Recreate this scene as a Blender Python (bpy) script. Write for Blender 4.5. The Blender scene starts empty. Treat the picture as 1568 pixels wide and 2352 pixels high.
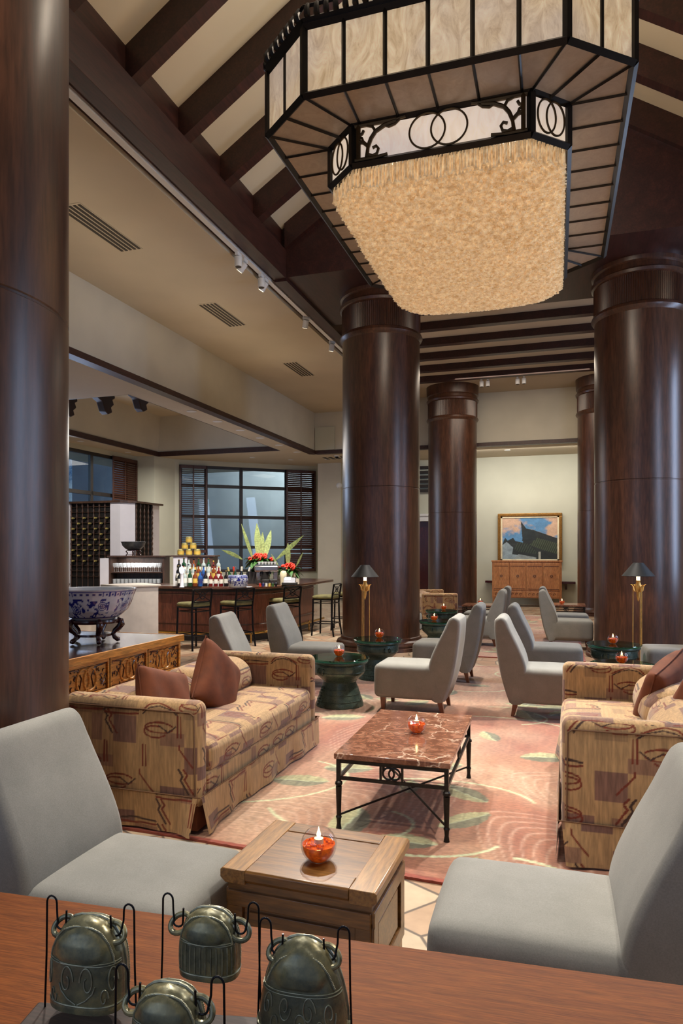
import bpy, math, random
import numpy as np
from math import sin, cos, pi, radians
random.seed(7); RNG = np.random.default_rng(7)
SC = bpy.context.scene; COL = SC.collection

# ------------------------------------------------------------------ camera
cam = bpy.data.cameras.new('camera'); co_ = bpy.data.objects.new('camera', cam); COL.objects.link(co_)
co_.location = (0, 0, 1.5); co_.rotation_euler = (pi/2, 0, radians(17.5))
cam.sensor_fit = 'VERTICAL'; cam.sensor_height = 36; cam.sensor_width = 24; cam.lens = 24
cam.shift_y = 94/2352; cam.clip_start = .05; cam.clip_end = 200
SC.camera = co_
SC.view_settings.view_transform = 'Standard'; SC.view_settings.look = 'None'
SC.view_settings.gamma = 1; SC.view_settings.use_curve_mapping = False
SC.view_settings.exposure = 0.12
SC.cycles.max_bounces = 8; SC.cycles.diffuse_bounces = 4; SC.cycles.glossy_bounces = 4
SC.cycles.transmission_bounces = 8; SC.cycles.transparent_max_bounces = 24
SC.cycles.caustics_reflective = False; SC.cycles.caustics_refractive = False
SC.cycles.sample_clamp_indirect = 4; SC.cycles.use_denoising = True

# ------------------------------------------------------------------ world and lights
W = bpy.data.worlds.new('world'); SC.world = W; W.use_nodes = True
wb = W.node_tree.nodes['Background']; wb.inputs[0].default_value = (.36, .47, .74, 1); wb.inputs[1].default_value = .5

def light(name, kind, loc, energy, color=(1, .86, .7), aim=None, size=.2, size_y=None, spot=60, blend=.6):
    l = bpy.data.lights.new(name, kind); o = bpy.data.objects.new(name, l); COL.objects.link(o)
    o.location = loc; l.energy = energy; l.color = color
    if kind == 'AREA':
        l.size = size
        if size_y: l.shape = 'RECTANGLE'; l.size_y = size_y
    else: l.shadow_soft_size = size
    if kind == 'SPOT': l.spot_size = radians(spot); l.spot_blend = blend
    if aim is not None:
        from mathutils import Vector
        o.rotation_euler = (Vector(aim)-Vector(loc)).to_track_quat('-Z', 'Y').to_euler()
    return o
WARM = (1, .84, .66); NEUT = (1, .93, .84); COOL = (.55, .7, 1)
# spotlights in the vault and on the track
light('hall_spot', 'SPOT', (-2.6, 7.6, 5.5), 1350, NEUT, (-.9, 4.1, 0), .10, spot=58)
light('hall_spot', 'SPOT', (.9, 7.6, 5.5), 1350, NEUT, (-.6, 4.1, 0), .10, spot=58)
light('hall_spot', 'SPOT', (-2.2, 3.0, 6.2), 600, NEUT, (-.5, 1.9, 0), .12, spot=70)
light('hall_spot', 'SPOT', (-.7, 9.0, 6.2), 1000, NEUT, (-.7, 8.2, 0), .12, spot=80)
light('hall_spot', 'SPOT', (-.7, 14.6, 5.4), 800, NEUT, (-.7, 13.0, 0), .12, spot=90)
light('track_light_beam', 'SPOT', (-4.1, 7.0, 5.3), 380, NEUT, (-1.9, 5.6, 0), .08, spot=60)
light('track_light_beam', 'SPOT', (-1.6, .9, 5.2), 330, WARM, (-2.2, 3.3, .3), .08, spot=34)
light('track_light_beam', 'SPOT', (-.2, .9, 5.2), 170, WARM, (.6, 3.5, .3), .08, spot=34)
light('hall_spot', 'SPOT', (2.0, 2.2, 5.8), 420, NEUT, (.2, 2.2, .3), .10, spot=60)
# soft general light of the recessed ceiling lamps, with added fill lamps among them
light('hall_soft', 'AREA', (-.7, 5.5, 7.4), 80, WARM, (-.7, 5.5, 0), 3, 8)
light('bar_soft', 'AREA', (-9.2, 14.2, 4.2), 260, NEUT, (-9.2, 14, 0), 3, 5)
light('outdoor_fill', 'AREA', (-9.0, 22.3, 5.4), 420, (1, .96, .9), (-10, 24, 2), 5, 1)  # added lamp that brightens the wall outside the canted window
light('outdoor_fill', 'AREA', (-13.0, 12, 5.6), 900, (.8, .9, 1), (-15.4, 12, 2), 6, .5)  # added lamp that brightens the sky backdrop at the left window
for y_, ax_, ay_ in ((8.3, -5.9, 10.4), (9.1, -5.2, 10.6), (10.9, -4.8, 12.0)): light('track_light_bar', 'SPOT', (-4.12, y_, 5.2), 800, NEUT, (ax_, ay_, .5), .06, spot=50)
light('hall_spot', 'SPOT', (-1.4, 4.4, 5.4), 900, NEUT, (-5.2, 10.4, .3), .10, spot=44)  # added fill spot for the dark bar front, no fitting here
light('left_ceiling_fill', 'AREA', (-5.4, 9, 4.6), 14, WARM, (-5.4, 9, 9), 1.2, 9)  # added uplight in mid-air, stands in for bounce on the left ceiling
light('rack_fill_spot', 'SPOT', (-7.4, 9.6, 4.25), 260, NEUT, (-8.7, 11.8, 1.8), .06, spot=60)  # fill spot added to brighten the wine rack, no fitting here
light('far_wall_light', 'AREA', (-.8, 18.9, 4.28), 130, NEUT, (-.8, 20.4, 1.2), 4, .5)
light('far_ceiling_light', 'AREA', (-.8, 15.0, 5.4), 120, WARM, (-.8, 16, 0), 3, 3)
# daylight through the tall windows
light('window_daylight', 'AREA', (-11.6, 13.5, 2.6), 110, COOL, (0, 10, 1.5), 2.2, 2.6)
light('window_daylight', 'AREA', (4.3, 6.7, 2.8), 100, COOL, (-3, 7.4, 1.5), .7, 3.6)
light('window_daylight', 'AREA', (4.3, 10.1, 2.8), 100, COOL, (-3, 9, 1.5), .7, 3.6)
light('window_daylight', 'AREA', (-2.6, -2.6, 3.0), 38, (.75, .84, 1), (-1, 6, 2.0), 3.5, 3.0)

# ------------------------------------------------------------------ materials
def lin(c):
    return tuple((x/255/12.92 if x/255 <= .04045 else ((x/255+.055)/1.055)**2.4) for x in c[:3])
def L4(c): return lin(c)+(1,)
class NT:
    def __init__(s, name):
        s.m = bpy.data.materials.new(name); s.m.use_nodes = True; s.t = s.m.node_tree
        s.b = s.t.nodes['Principled BSDF']; s.out = s.t.nodes['Material Output']
    def n(s, typ, **kw):
        nd = s.t.nodes.new(typ)
        for k, v in kw.items():
            if k in nd.inputs.keys(): s.set(nd.inputs[k], v)
            else: setattr(nd, k, v)
        return nd
    def set(s, inp, v):
        if isinstance(v, bpy.types.NodeSocket): s.t.links.new(v, inp)
        elif isinstance(v, bpy.types.Node): s.t.links.new(v.outputs[0], inp)
        else: inp.default_value = v
    def P(s, **kw):
        for k, v in kw.items(): s.set(s.b.inputs[k.replace('_', ' ')], v)
    def coord(s, scale=(1, 1, 1), kind='Object', rot=(0, 0, 0)):
        tc = s.n('ShaderNodeTexCoord'); mp = s.n('ShaderNodeMapping')
        mp.inputs['Scale'].default_value = scale; mp.inputs['Rotation'].default_value = rot
        s.t.links.new(tc.outputs[kind], mp.inputs['Vector']); return mp.outputs[0]
    def noise(s, vec, scale=5, detail=4, rough=.5, dist=0):
        nd = s.n('ShaderNodeTexNoise'); s.t.links.new(vec, nd.inputs['Vector'])
        nd.inputs['Scale'].default_value = scale; nd.inputs['Detail'].default_value = detail
        nd.inputs['Roughness'].default_value = rough; nd.inputs['Distortion'].default_value = dist
        return nd.outputs['Fac']
    def ramp(s, fac, stops):
        nd = s.n('ShaderNodeValToRGB'); s.t.links.new(fac, nd.inputs[0]); e = nd.color_ramp.elements
        while len(e) < len(stops): e.new(.5)
        for i, (p, c) in enumerate(stops): e[i].position = p; e[i].color = L4(c) if max(c) > 1 else tuple(c)+(1,)
        return nd.outputs[0]
    def mix(s, f, a, b, mode='MIX'):
        nd = s.n('ShaderNodeMix', data_type='RGBA', blend_type=mode)
        for i, v in ((0, f), (6, a), (7, b)):
            if isinstance(v, (bpy.types.NodeSocket,)): s.t.links.new(v, nd.inputs[i])
            else: nd.inputs[i].default_value = v if i == 0 else L4(v)
        return nd.outputs[2]
    def bump(s, h, st=.2, d=.01):
        nd = s.n('ShaderNodeBump'); nd.inputs['Strength'].default_value = st; nd.inputs['Distance'].default_value = d
        s.t.links.new(h, nd.inputs['Height']); s.t.links.new(nd.outputs[0], s.b.inputs['Normal'])
M = {}
def plain(name, c, rough=.5, metal=0, var=.08, scale=6, coat=0, bump=0, spec=.5):
    k = NT(name); v = k.coord(); nz = k.noise(v, scale, 3)
    a = tuple(max(0, x*(1-var)) for x in c); b = tuple(min(255, x*(1+var)) for x in c)
    k.P(Base_Color=k.ramp(nz, [(.3, a), (.7, b)]), Roughness=rough, Metallic=metal, Coat_Weight=coat, Specular_IOR_Level=spec)
    if bump: k.bump(k.noise(v, scale*8, 4), bump, .004)
    M[name] = k.m; return k.m
def wood(name, c1, c2, c3, axis='z', s=1., rough=.35, coat=.3, stretch=14, kind='Object'):
    k = NT(name); sc = {'x': (1, stretch, stretch), 'y': (stretch, 1, stretch), 'z': (stretch, stretch, 1)}[axis]
    v = k.coord(tuple(q*s for q in sc), kind)
    n1 = k.noise(v, 1.0, 6, .6, .6); n2 = k.noise(v, 6.0, 4, .6, .3)
    g = k.ramp(n1, [(.25, c1), (.5, c2), (.75, c3)])
    g2 = k.ramp(n2, [(.35, (165, 165, 165)), (.65, (255, 255, 255))])
    k.P(Base_Color=k.mix(.8, g, g2, 'MULTIPLY'), Roughness=rough, Coat_Weight=coat, Coat_Roughness=.25)
    k.bump(n2, .05, .003); M[name] = k.m; return k.m
wood('column_wood', (60, 35, 24), (80, 49, 34), (98, 62, 43), 'z', .8, .33, .2, 9)
wood('beam_wood', (44, 20, 16), (58, 28, 22), (72, 36, 28), 'y', .8, .45, .1, 10)
wood('corbel_wood', (36, 16, 14), (46, 22, 18), (58, 30, 24), 'z', 3, .6, 0, 4)
wood('trim_wood', (58, 34, 28), (70, 42, 34), (82, 50, 40), 'y', 1, .5, .1, 10)
wood('elm', (104, 68, 28), (134, 90, 40), (154, 110, 54), 'x', 1.6, .32, .35, 9)
wood('elm_edge', (120, 78, 32), (158, 110, 52), (178, 132, 70), 'y', 1.6, .32, .35, 9)
wood('teak', (112, 56, 17), (126, 67, 22), (136, 76, 28), 'x', 3.2, .6, .0, 26)
M['teak'].node_tree.nodes['Principled BSDF'].inputs['Specular IOR Level'].default_value = .15
wood('honey_wood', (200, 124, 44), (224, 150, 62), (234, 168, 82), 'y', 1.5, .4, .2, 9)
wood('lacquer_dark', (52, 26, 22), (66, 34, 28), (80, 44, 36), 'y', 1, .12, .8, 9)
wood('bar_wood', (104, 58, 40), (138, 78, 54), (158, 96, 68), 'z', 1.2, .4, .2, 7)
wood('bar_top', (74, 46, 34), (94, 60, 44), (112, 74, 54), 'x', 1, .18, .6, 9)
wood('walnut', (66, 46, 36), (88, 62, 48), (104, 76, 58), 'z', 2, .4, .2, 8)
wood('shutter_wood', (62, 34, 26), (80, 46, 34), (96, 58, 42), 'x', 2, .45, .1, 8)
wood('leg_wood', (110, 60, 36), (136, 78, 48), (150, 92, 60), 'z', 3, .35, .3, 8)
wood('rosewood', (44, 10, 14), (66, 18, 20), (84, 28, 28), 'z', 6, .15, .8, 4)
wood('cabinet_wood', (176, 110, 64), (202, 136, 84), (216, 154, 100), 'z', 1.6, .4, .2, 8)
wood('base_wood', (48, 34, 30), (70, 52, 44), (88, 66, 56), 'x', 3, .6, 0, 12)
plain('plaster', (196, 190, 172), .8, var=.03, scale=1.2)
plain('ceiling_paint', (188, 176, 152), .85, var=.03, scale=.8)
plain('vault_paint', (206, 192, 162), .85, var=.03, scale=.8)
plain('wall_green', (188, 188, 170), .8, var=.03, scale=1)
plain('bleached_wood', (196, 184, 170), .55, var=.05, scale=5)
plain('white_paint', (214, 214, 212), .5, var=.02)
plain('white_lacquer', (226, 224, 232), .35, var=.01)
plain('dark_frame', (40, 36, 34), .45, var=.1)
plain('black_gap', (22, 18, 16), .7)
plain('iron', (44, 42, 40), .38, .8, .15, 30)
plain('black_iron', (26, 26, 30), .3, .7, .1, 20)
plain('bronze_frame', (38, 34, 30), .4, .6, .1, 10)
plain('ornament_bronze', (84, 66, 40), .45, .7, .12, 14)
plain('piping_brown', (112, 82, 58), .8)
plain('frame_gold', (150, 108, 52), .35, .7, .15, 30)
plain('gold', (228, 178, 96), .35, .55, .08, 20)
plain('brass', (190, 150, 80), .25, .95, .05, 20)
plain('chrome', (200, 200, 205), .2, 1, .03)
plain('shade_black', (13, 12, 12), .6, var=.1)
plain('stool_seat', (104, 98, 60), .85, var=.12, scale=14)
plain('grille_dark', (52, 44, 34), .6)
plain('green_leaf', (52, 92, 40), .5, var=.35, scale=30)
plain('pale_leaf', (140, 154, 96), .5, var=.2, scale=30)
plain('red_petal', (214, 48, 26), .5, var=.3, scale=40)
plain('cream', (226, 214, 180), .5)
plain('bell_relief', (132, 132, 110), .35, .3, .2, 60)
plain('tin_gold', (226, 208, 128), .35, .6, .1, 20)
plain('pewter', (90, 98, 106), .35, .7, .15, 20)
plain('dark_bowl', (44, 40, 46), .4)
plain('outside_wall', (150, 160, 164), .8, var=.05, scale=1)
plain('terracotta_block', (176, 84, 50), .6, var=.15, scale=4)
plain('brown_velvet', (106, 56, 30), .85, var=.12, scale=10, bump=.1)
# grey velvet upholstery
k = NT('grey_velvet'); v = k.coord(); n1 = k.noise(v, 7, 5, .6); n2 = k.noise(v, 260, 2)
k.P(Base_Color=k.mix(.35, k.ramp(n1, [(.3, (134, 133, 126)), (.7, (146, 144, 137))]), k.ramp(n2, [(.3, (190, 190, 190)), (.7, (255, 255, 255))]), 'MULTIPLY'),
    Roughness=.9, Sheen_Weight=.15, Sheen_Roughness=.4); k.bump(n2, .12, .002); M['grey_velvet'] = k.m
# colour-attribute cloth and carpet
def attr_mat(name, rough, weave, sx, sheen=.2, bumpst=.15, coat=0):
    k = NT(name); a = k.n('ShaderNodeAttribute', attribute_name='Col'); v = k.coord(sx); n2 = k.noise(v, weave, 3)
    k.P(Base_Color=k.mix(.55, a.outputs['Color'], k.ramp(n2, [(.3, (150, 150, 150)), (.7, (255, 255, 255))]), 'MULTIPLY'),
        Roughness=rough, Sheen_Weight=sheen, Coat_Weight=coat)
    k.bump(n2, bumpst, .003); M[name] = k.m
attr_mat('sofa_fabric', .85, 90, (1, 1, .12)); attr_mat('carpet_wool', .95, 60, (.5, 1, 1), .3, .3)
attr_mat('painted_canvas', .6, 120, (1, 1, 1), 0, .2); attr_mat('porcelain', .08, 3, (1, 1, 1), 0, 0, .6)
# bronze, patinated
for nm, a, b, c in (('bell_bronze', (66, 74, 66), (114, 112, 86), (168, 152, 102)), ('drum_bronze', (44, 58, 53), (72, 90, 83), (112, 130, 119))):
    k = NT(nm); v = k.coord(); n1 = k.noise(v, 22 if nm[0] == 'b' else 6, 6, .65); n2 = k.noise(v, 120, 4)
    k.P(Base_Color=k.ramp(n1, [(.3, a), (.52, b), (.75, c)]), Metallic=.35, Roughness=k.ramp(n2, [(.3, (.22, .22, .22)), (.7, (.42, .42, .42))]))
    k.bump(n2, .15, .002); M[nm] = k.m
# red marble
k = NT('red_marble'); v = k.coord(); d = k.noise(v, 3, 5, .6)
vo = k.n('ShaderNodeTexVoronoi', feature='DISTANCE_TO_EDGE'); mx = k.n('ShaderNodeMix', data_type='VECTOR')
nn = k.n('ShaderNodeTexNoise'); k.t.links.new(v, nn.inputs['Vector']); nn.inputs['Scale'].default_value = 4; nn.inputs['Detail'].default_value = 5
mx.inputs[0].default_value = .35; k.t.links.new(v, mx.inputs[4]); k.t.links.new(nn.outputs['Color'], mx.inputs[5])
k.t.links.new(mx.outputs[1], vo.inputs['Vector']); vo.inputs['Scale'].default_value = 5
vein = k.ramp(vo.outputs['Distance'], [(0, (1, 1, 1)), (.025, (0, 0, 0))])
n6 = k.noise(v, 14, 6, .7, 1); base = k.ramp(n6, [(.3, (84, 50, 38)), (.48, (122, 80, 60)), (.68, (164, 120, 96))])
msk = k.mix(1., vein, k.ramp(k.noise(v, 2.2, 2), [(.45, (0, 0, 0)), (.6, (255, 255, 255))]), 'MULTIPLY')
k.P(Base_Color=k.mix(msk, base, (222, 200, 176)), Roughness=.14, Coat_Weight=.2); M['red_marble'] = k.m
# stone floor: irregular pale flags
k = NT('flagstone'); v = k.coord((1, 1, 0)); vo = k.n('ShaderNodeTexVoronoi', feature='DISTANCE_TO_EDGE'); k.t.links.new(v, vo.inputs['Vector']); vo.inputs['Scale'].default_value = 3.3
vc = k.n('ShaderNodeTexVoronoi', feature='F1'); k.t.links.new(v, vc.inputs['Vector']); vc.inputs['Scale'].default_value = 3.3
sp = k.n('ShaderNodeSeparateColor'); k.t.links.new(vc.outputs['Color'], sp.inputs[0])
cellc = k.ramp(sp.outputs[0], [(0, (176, 136, 108)), (.5, (192, 164, 136)), (1, (206, 186, 158))])
mt = k.mix(.5, cellc, k.ramp(k.noise(v, 9, 5), [(.3, (190, 190, 190)), (.7, (255, 255, 255))]), 'MULTIPLY')
k.P(Base_Color=k.mix(k.ramp(vo.outputs['Distance'], [(.012, (1, 1, 1)), (.03, (0, 0, 0))]), mt, (104, 92, 82)), Roughness=.3, Coat_Weight=.15); M['flagstone'] = k.m
# lit alabaster of the lantern
def alabaster(name, c1, c2, em, c3=(150, 146, 160)):
    k = NT(name); v = k.coord((3, 3, 1.2)); n1 = k.noise(v, 3.0, 7, .7, 2.2); n2 = k.noise(k.coord(), 1.5, 3)
    col = k.mix(k.ramp(n2, [(.45, (0, 0, 0)), (.7, (.45, .45, .45))]), k.ramp(n1, [(.3, c1), (.7, c2)]), c3)
    k.P(Base_Color=col, Roughness=.3, Emission_Color=col, Emission_Strength=em); M[name] = k.m
alabaster('alabaster_lit', (178, 146, 106), (236, 210, 172), .58)
alabaster('alabaster_frieze', (214, 190, 164), (236, 216, 194), .75)
alabaster('alabaster_soffit', (150, 132, 112), (170, 152, 130), .04, (134, 124, 116))  # same alabaster, coloured darker because only room light reaches it
# crystal; its emission stands in for bulb light shining through
k = NT('crystal'); v = k.coord(); nz = k.noise(v, 30, 3); col = k.ramp(nz, [(.3, (214, 184, 136)), (.7, (255, 242, 212))])
k.P(Base_Color=col, Roughness=.15, Emission_Color=col, Emission_Strength=.30, Specular_IOR_Level=.8)
tr = k.n('ShaderNodeBsdfTranslucent'); k.t.links.new(col, tr.inputs[0]); ms = k.n('ShaderNodeMixShader'); ms.inputs[0].default_value = .45
k.t.links.new(k.b.outputs[0], ms.inputs[1]); k.t.links.new(tr.outputs[0], ms.inputs[2]); k.t.links.new(ms.outputs[0], k.out.inputs[0]); M['crystal'] = k.m
def glass(name, c=(255, 255, 255), rough=0., ior=1.45, thin=False, tint=.9):
    k = NT(name)
    if thin:
        g = k.n('ShaderNodeBsdfGlossy'); g.inputs['Roughness'].default_value = .02
        t = k.n('ShaderNodeBsdfTransparent'); t.inputs[0].default_value = L4(c)
        f0 = k.n('ShaderNodeLayerWeight'); f0.inputs[0].default_value = .5; f1 = k.n('ShaderNodeMath', operation='POWER'); k.t.links.new(f0.outputs['Facing'], f1.inputs[0]); f1.inputs[1].default_value = 3.5
        f = k.n('ShaderNodeMath', operation='MULTIPLY_ADD'); k.t.links.new(f1.outputs[0], f.inputs[0]); f.inputs[1].default_value = .75; f.inputs[2].default_value = .05*ior/1.5; m = k.n('ShaderNodeMixShader')
        k.t.links.new(f.outputs[0], m.inputs[0]); k.t.links.new(t.outputs[0], m.inputs[1]); k.t.links.new(g.outputs[0], m.inputs[2])
        k.t.links.new(m.outputs[0], k.out.inputs[0])
    else: k.P(Base_Color=L4(c), Roughness=rough, Transmission_Weight=1., IOR=ior)
    M[name] = k.m
glass('clear_glass', (245, 245, 248), ior=1.6, thin=True); glass('window_glass', (215, 222, 225), ior=.5, thin=True)
k = NT('glassware'); k.P(Base_Color=L4((230, 236, 240)), Roughness=.08, Alpha=.26, Specular_IOR_Level=1.); M['glassware'] = k.m
glass('table_glass', (150, 205, 190), ior=2.2, thin=True)
def emis(name, c, st):
    k = NT(name); v = k.coord(); nz = k.noise(v, 20, 2)
    k.P(Base_Color=L4(c), Emission_Color=k.ramp(nz, [(0, c), (1, tuple(min(255, x*1.05) for x in c))]), Emission_Strength=st); M[name] = k.m
emis('flame', (255, 214, 140), 14); emis('bulb', (255, 214, 150), 9); emis('lamp_face', (255, 236, 205), 2.2); emis('outside_day', (150, 190, 235), 1.1); emis('lamp_glow', (236, 240, 255), 1.3)
k = NT('amber_wax'); v = k.coord(); nz = k.noise(v, 60, 4); c_ = k.ramp(nz, [(.3, (150, 34, 6)), (.6, (226, 92, 14)), (.8, (255, 150, 40))])
k.P(Base_Color=c_, Roughness=.1, Emission_Color=c_, Emission_Strength=.22, Coat_Weight=1.); M['amber_wax'] = k.m
# sky colours for the backdrop sheet outside the left window
k = NT('outside_sky'); v = k.coord(); nz = k.noise(v, 2.5, 6, .7)
k.P(Base_Color=k.ramp(nz, [(.4, (70, 120, 170)), (.6, (215, 235, 250))]), Roughness=1); M['outside_sky'] = k.m

# ------------------------------------------------------------------ mesh helpers
class MB:
    def __init__(s): s.v = []; s.f = []; s.c = None
    def add(s, vs, fs):
        o = len(s.v); s.v += [tuple(map(float, p)) for p in vs]; s.f += [tuple(i+o for i in f) for f in fs]; return s
    def box(s, x0, x1, y0, y1, z0, z1):
        return s.add([(x, y, z) for x in (x0, x1) for y in (y0, y1) for z in (z0, z1)],
                     [(0, 1, 3, 2), (4, 6, 7, 5), (0, 4, 5, 1), (2, 3, 7, 6), (0, 2, 6, 4), (1, 5, 7, 3)])
    def rbox(s, cx, cy, z0, z1, w, d, ang):
        c, q = cos(ang), sin(ang); vs = []
        for x in (-w/2, w/2):
            for y in (-d/2, d/2):
                for z in (z0, z1): vs.append((cx+x*c-y*q, cy+x*q+y*c, z))
        return s.add(vs, [(0, 1, 3, 2), (4, 6, 7, 5), (0, 4, 5, 1), (2, 3, 7, 6), (0, 2, 6, 4), (1, 5, 7, 3)])
    def prism(s, poly, z0, z1):
        n = len(poly)
        a = sum(poly[i][0]*poly[(i+1) % n][1]-poly[(i+1) % n][0]*poly[i][1] for i in range(n))
        if a < 0: poly = poly[::-1]
        vs = [(x, y, z0) for x, y in poly]+[(x, y, z1) for x, y in poly]
        return s.add(vs, [tuple(range(n))[::-1], tuple(range(n, 2*n))]+[(i, (i+1) % n, (i+1) % n+n, i+n) for i in range(n)])
    def extr(s, prof, y0, y1, axis='y'):          # profile in x,z extruded along y (or profile in y,z along x)
        n = len(prof)
        a = sum(prof[i][0]*prof[(i+1) % n][1]-prof[(i+1) % n][0]*prof[i][1] for i in range(n))
        if a < 0: prof = prof[::-1]
        vs = [(x, y, z) for y in (y0, y1) for x, z in prof] if axis == 'y' else [(y, x, z) for y in (y0, y1) for x, z in prof]
        fs = [tuple(range(n)), tuple(range(n, 2*n))[::-1]]+[(i, i+n, (i+1) % n+n, (i+1) % n) for i in range(n)]
        if axis != 'y': fs = [f[::-1] for f in fs]
        return s.add(vs, fs)
    def lathe(s, prof, seg=32, cx=0, cy=0, ex=1, ey=1, cap=True):
        n = len(prof); vs = []
        for j in range(seg):
            a = 2*pi*j/seg
            for r, z in prof: vs.append((cx+r*cos(a)*ex, cy+r*sin(a)*ey, z))
        fs = []
        for j in range(seg):
            k_ = (j+1) % seg
            for i in range(n-1): fs.append((j*n+i, k_*n+i, k_*n+i+1, j*n+i+1))
        if cap:
            if prof[0][0] > 1e-6: fs.append(tuple(j*n for j in range(seg))[::-1])
            if prof[-1][0] > 1e-6: fs.append(tuple(j*n+n-1 for j in range(seg)))
        return s.add(vs, fs)
    def tube(s, pts, r, seg=8, closed=False):
        P = [np.array(p, float) for p in pts]; n = len(P); rs = r if hasattr(r, '__len__') else [r]*n
        vs = []; up = None
        for i in range(n):
            t = (P[(i+1) % n]-P[i-1]) if closed else (P[min(i+1, n-1)]-P[max(i-1, 0)])
            L = np.linalg.norm(t); t = t/(L if L > 1e-9 else 1)
            if up is None: up = np.array((0, 0, 1.)) if abs(t[2]) < .9 else np.array((1., 0, 0))
            a = np.cross(t, up); a /= np.linalg.norm(a)+1e-12; b = np.cross(a, t); up = b
            for j in range(seg):
                q = 2*pi*j/seg; vs.append(P[i]+rs[i]*(cos(q)*a+sin(q)*b))
        fs = []
        for i in range(n if closed else n-1):
            for j in range(seg):
                i2 = (i+1) % n; fs.append((i*seg+j, i*seg+(j+1) % seg, i2*seg+(j+1) % seg, i2*seg+j))
        if not closed: fs += [tuple(range(seg))[::-1], tuple((n-1)*seg+j for j in range(seg))]
        return s.add(vs, fs)
    def cyl(s, p, q, r, r2=None, seg=16):
        return s.tube([p, q], [r, r if r2 is None else r2], seg)
    def sphere(s, c, r, seg=16, sx=1, sy=1, sz=1):
        m = seg//2; s0 = MB().lathe([(r*sin(pi*i/m)*1., -r*cos(pi*i/m)) for i in range(m+1)], seg, cap=False)
        return s.add([(c[0]+x*sx, c[1]+y*sy, c[2]+z*sz) for x, y, z in s0.v], s0.f)
    def move(s, d, rz=0):
        c, q = cos(rz), sin(rz); s.v = [(x*c-y*q+d[0], x*q+y*c+d[1], z+d[2]) for x, y, z in s.v]; return s
    def build(s, name, mat, parent=None, bevel=0, seg=2, smooth=35, col=None, kind=None, label=None):
        me = bpy.data.meshes.new(name)
        me.from_pydata([tuple(p) for p in s.v], [], s.f)
        me.materials.append(M[mat] if isinstance(mat, str) else mat)
        if smooth: me.shade_smooth(); me.set_sharp_from_angle(angle=radians(smooth))
        cc = col if col is not None else s.c
        if cc is not None:
            at = me.color_attributes.new('Col', 'FLOAT_COLOR', 'POINT')
            a = np.ones((len(me.vertices), 4), np.float32); a[:, :3] = cc; at.data.foreach_set('color', a.ravel())
        o = bpy.data.objects.new(name, me); COL.objects.link(o)
        if parent is not None: o.parent = parent
        if bevel:
            b = o.modifiers.new('bevel', 'BEVEL'); b.width = bevel; b.segments = seg; b.limit_method = 'ANGLE'; b.angle_limit = radians(30)
        if kind: o['kind'] = kind
        if label: o['label'] = label
        return o
def tag(o, label=None, cat=None, group=None, kind=None):
    if label: o['label'] = label
    if cat: o['category'] = cat
    if group: o['group'] = group
    if kind: o['kind'] = kind
    return o
def thing(name, label, cat, loc=(0, 0, 0), rz=0, group=None):
    o = bpy.data.objects.new(name, None); COL.objects.link(o); o.location = loc; o.rotation_euler = (0, 0, rz); o.empty_display_size = .1
    return tag(o, label, cat, group)
def kids(o): return [c for c in bpy.data.objects if c.parent is o]
def dup(root, loc=None, rz=None, label=None, group=None, scale=None):
    KD = {}
    for o in bpy.data.objects:
        if o.parent: KD.setdefault(o.parent.name, []).append(o)
    def cp(o, par):
        c = o.copy(); COL.objects.link(c); c.parent = par
        for ch in KD.get(o.name, []): cp(ch, c)
        return c
    r = cp(root, None)
    if loc is not None: r.location = loc
    if rz is not None: r.rotation_euler = (0, 0, rz)
    if label: r['label'] = label
    if group: r['group'] = group
    if scale: r.scale = (scale,)*3
    return r
def struct(name, mb, mat, label=None, **kw): return mb.build(name, mat, kind='structure', **kw)

def rbox_grid(x0, x1, y0, y1, z0, z1, r, step, puff=0, deform=None):
    """rounded box with an even fine mesh; returns MB plus per-vertex flat coordinates (for surface pattern)"""
    lo = np.array((x0, y0, z0)); hi = np.array((x1, y1, z1)); V = []; UV = []; F = []; off = 0
    for ax in range(3):
        a, b = [(1, 2), (0, 2), (0, 1)][ax]
        na = max(2, int(math.ceil((hi[a]-lo[a])/step))); nb = max(2, int(math.ceil((hi[b]-lo[b])/step)))
        A, B = np.meshgrid(np.linspace(lo[a], hi[a], na+1), np.linspace(lo[b], hi[b], nb+1), indexing='ij')
        for sd in (0, 1):
            P = np.zeros((A.size, 3)); P[:, a] = A.ravel(); P[:, b] = B.ravel(); P[:, ax] = hi[ax] if sd else lo[ax]
            V.append(P); UV.append(np.stack([A.ravel()+ax*.37+sd*.21, B.ravel()+ax*.11], 1))
            i, j = np.meshgrid(np.arange(na), np.arange(nb), indexing='ij'); q = (i*(nb+1)+j).ravel()+off
            f = np.stack([q, q+nb+1, q+nb+2, q+1], 1)
            if (sd == 1) == (ax == 1): f = f[:, ::-1]
            F.append(f); off += A.size
    V = np.concatenate(V); UV = np.concatenate(UV); F = np.concatenate(F)
    _, idx, inv = np.unique(np.round(V, 5), axis=0, return_index=True, return_inverse=True); inv = inv.ravel()
    V = V[idx]; UV = UV[idx]; F = inv[F]
    inner = np.clip(V, lo+r, hi-r); d = V-inner; n = np.linalg.norm(d, axis=1); n[n == 0] = 1
    V2 = inner+d/n[:, None]*r
    if puff:
        c = (lo+hi)/2; h = (hi-lo)/2; t = (V2-c)/h
        for ax in range(3):
            o = [q for q in range(3) if q != ax]; w = (1-t[:, o[0]]**2).clip(0, 1)*(1-t[:, o[1]]**2).clip(0, 1)
            pf = puff[ax] if hasattr(puff, '__len__') else puff
            V2[:, ax] += np.sign(t[:, ax])*np.abs(t[:, ax])**3*pf*w**.6
    if deform is not None: V2 = deform(V2)
    m = MB(); m.v = V2.tolist(); m.f = F.tolist(); m.uv = UV; return m

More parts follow.
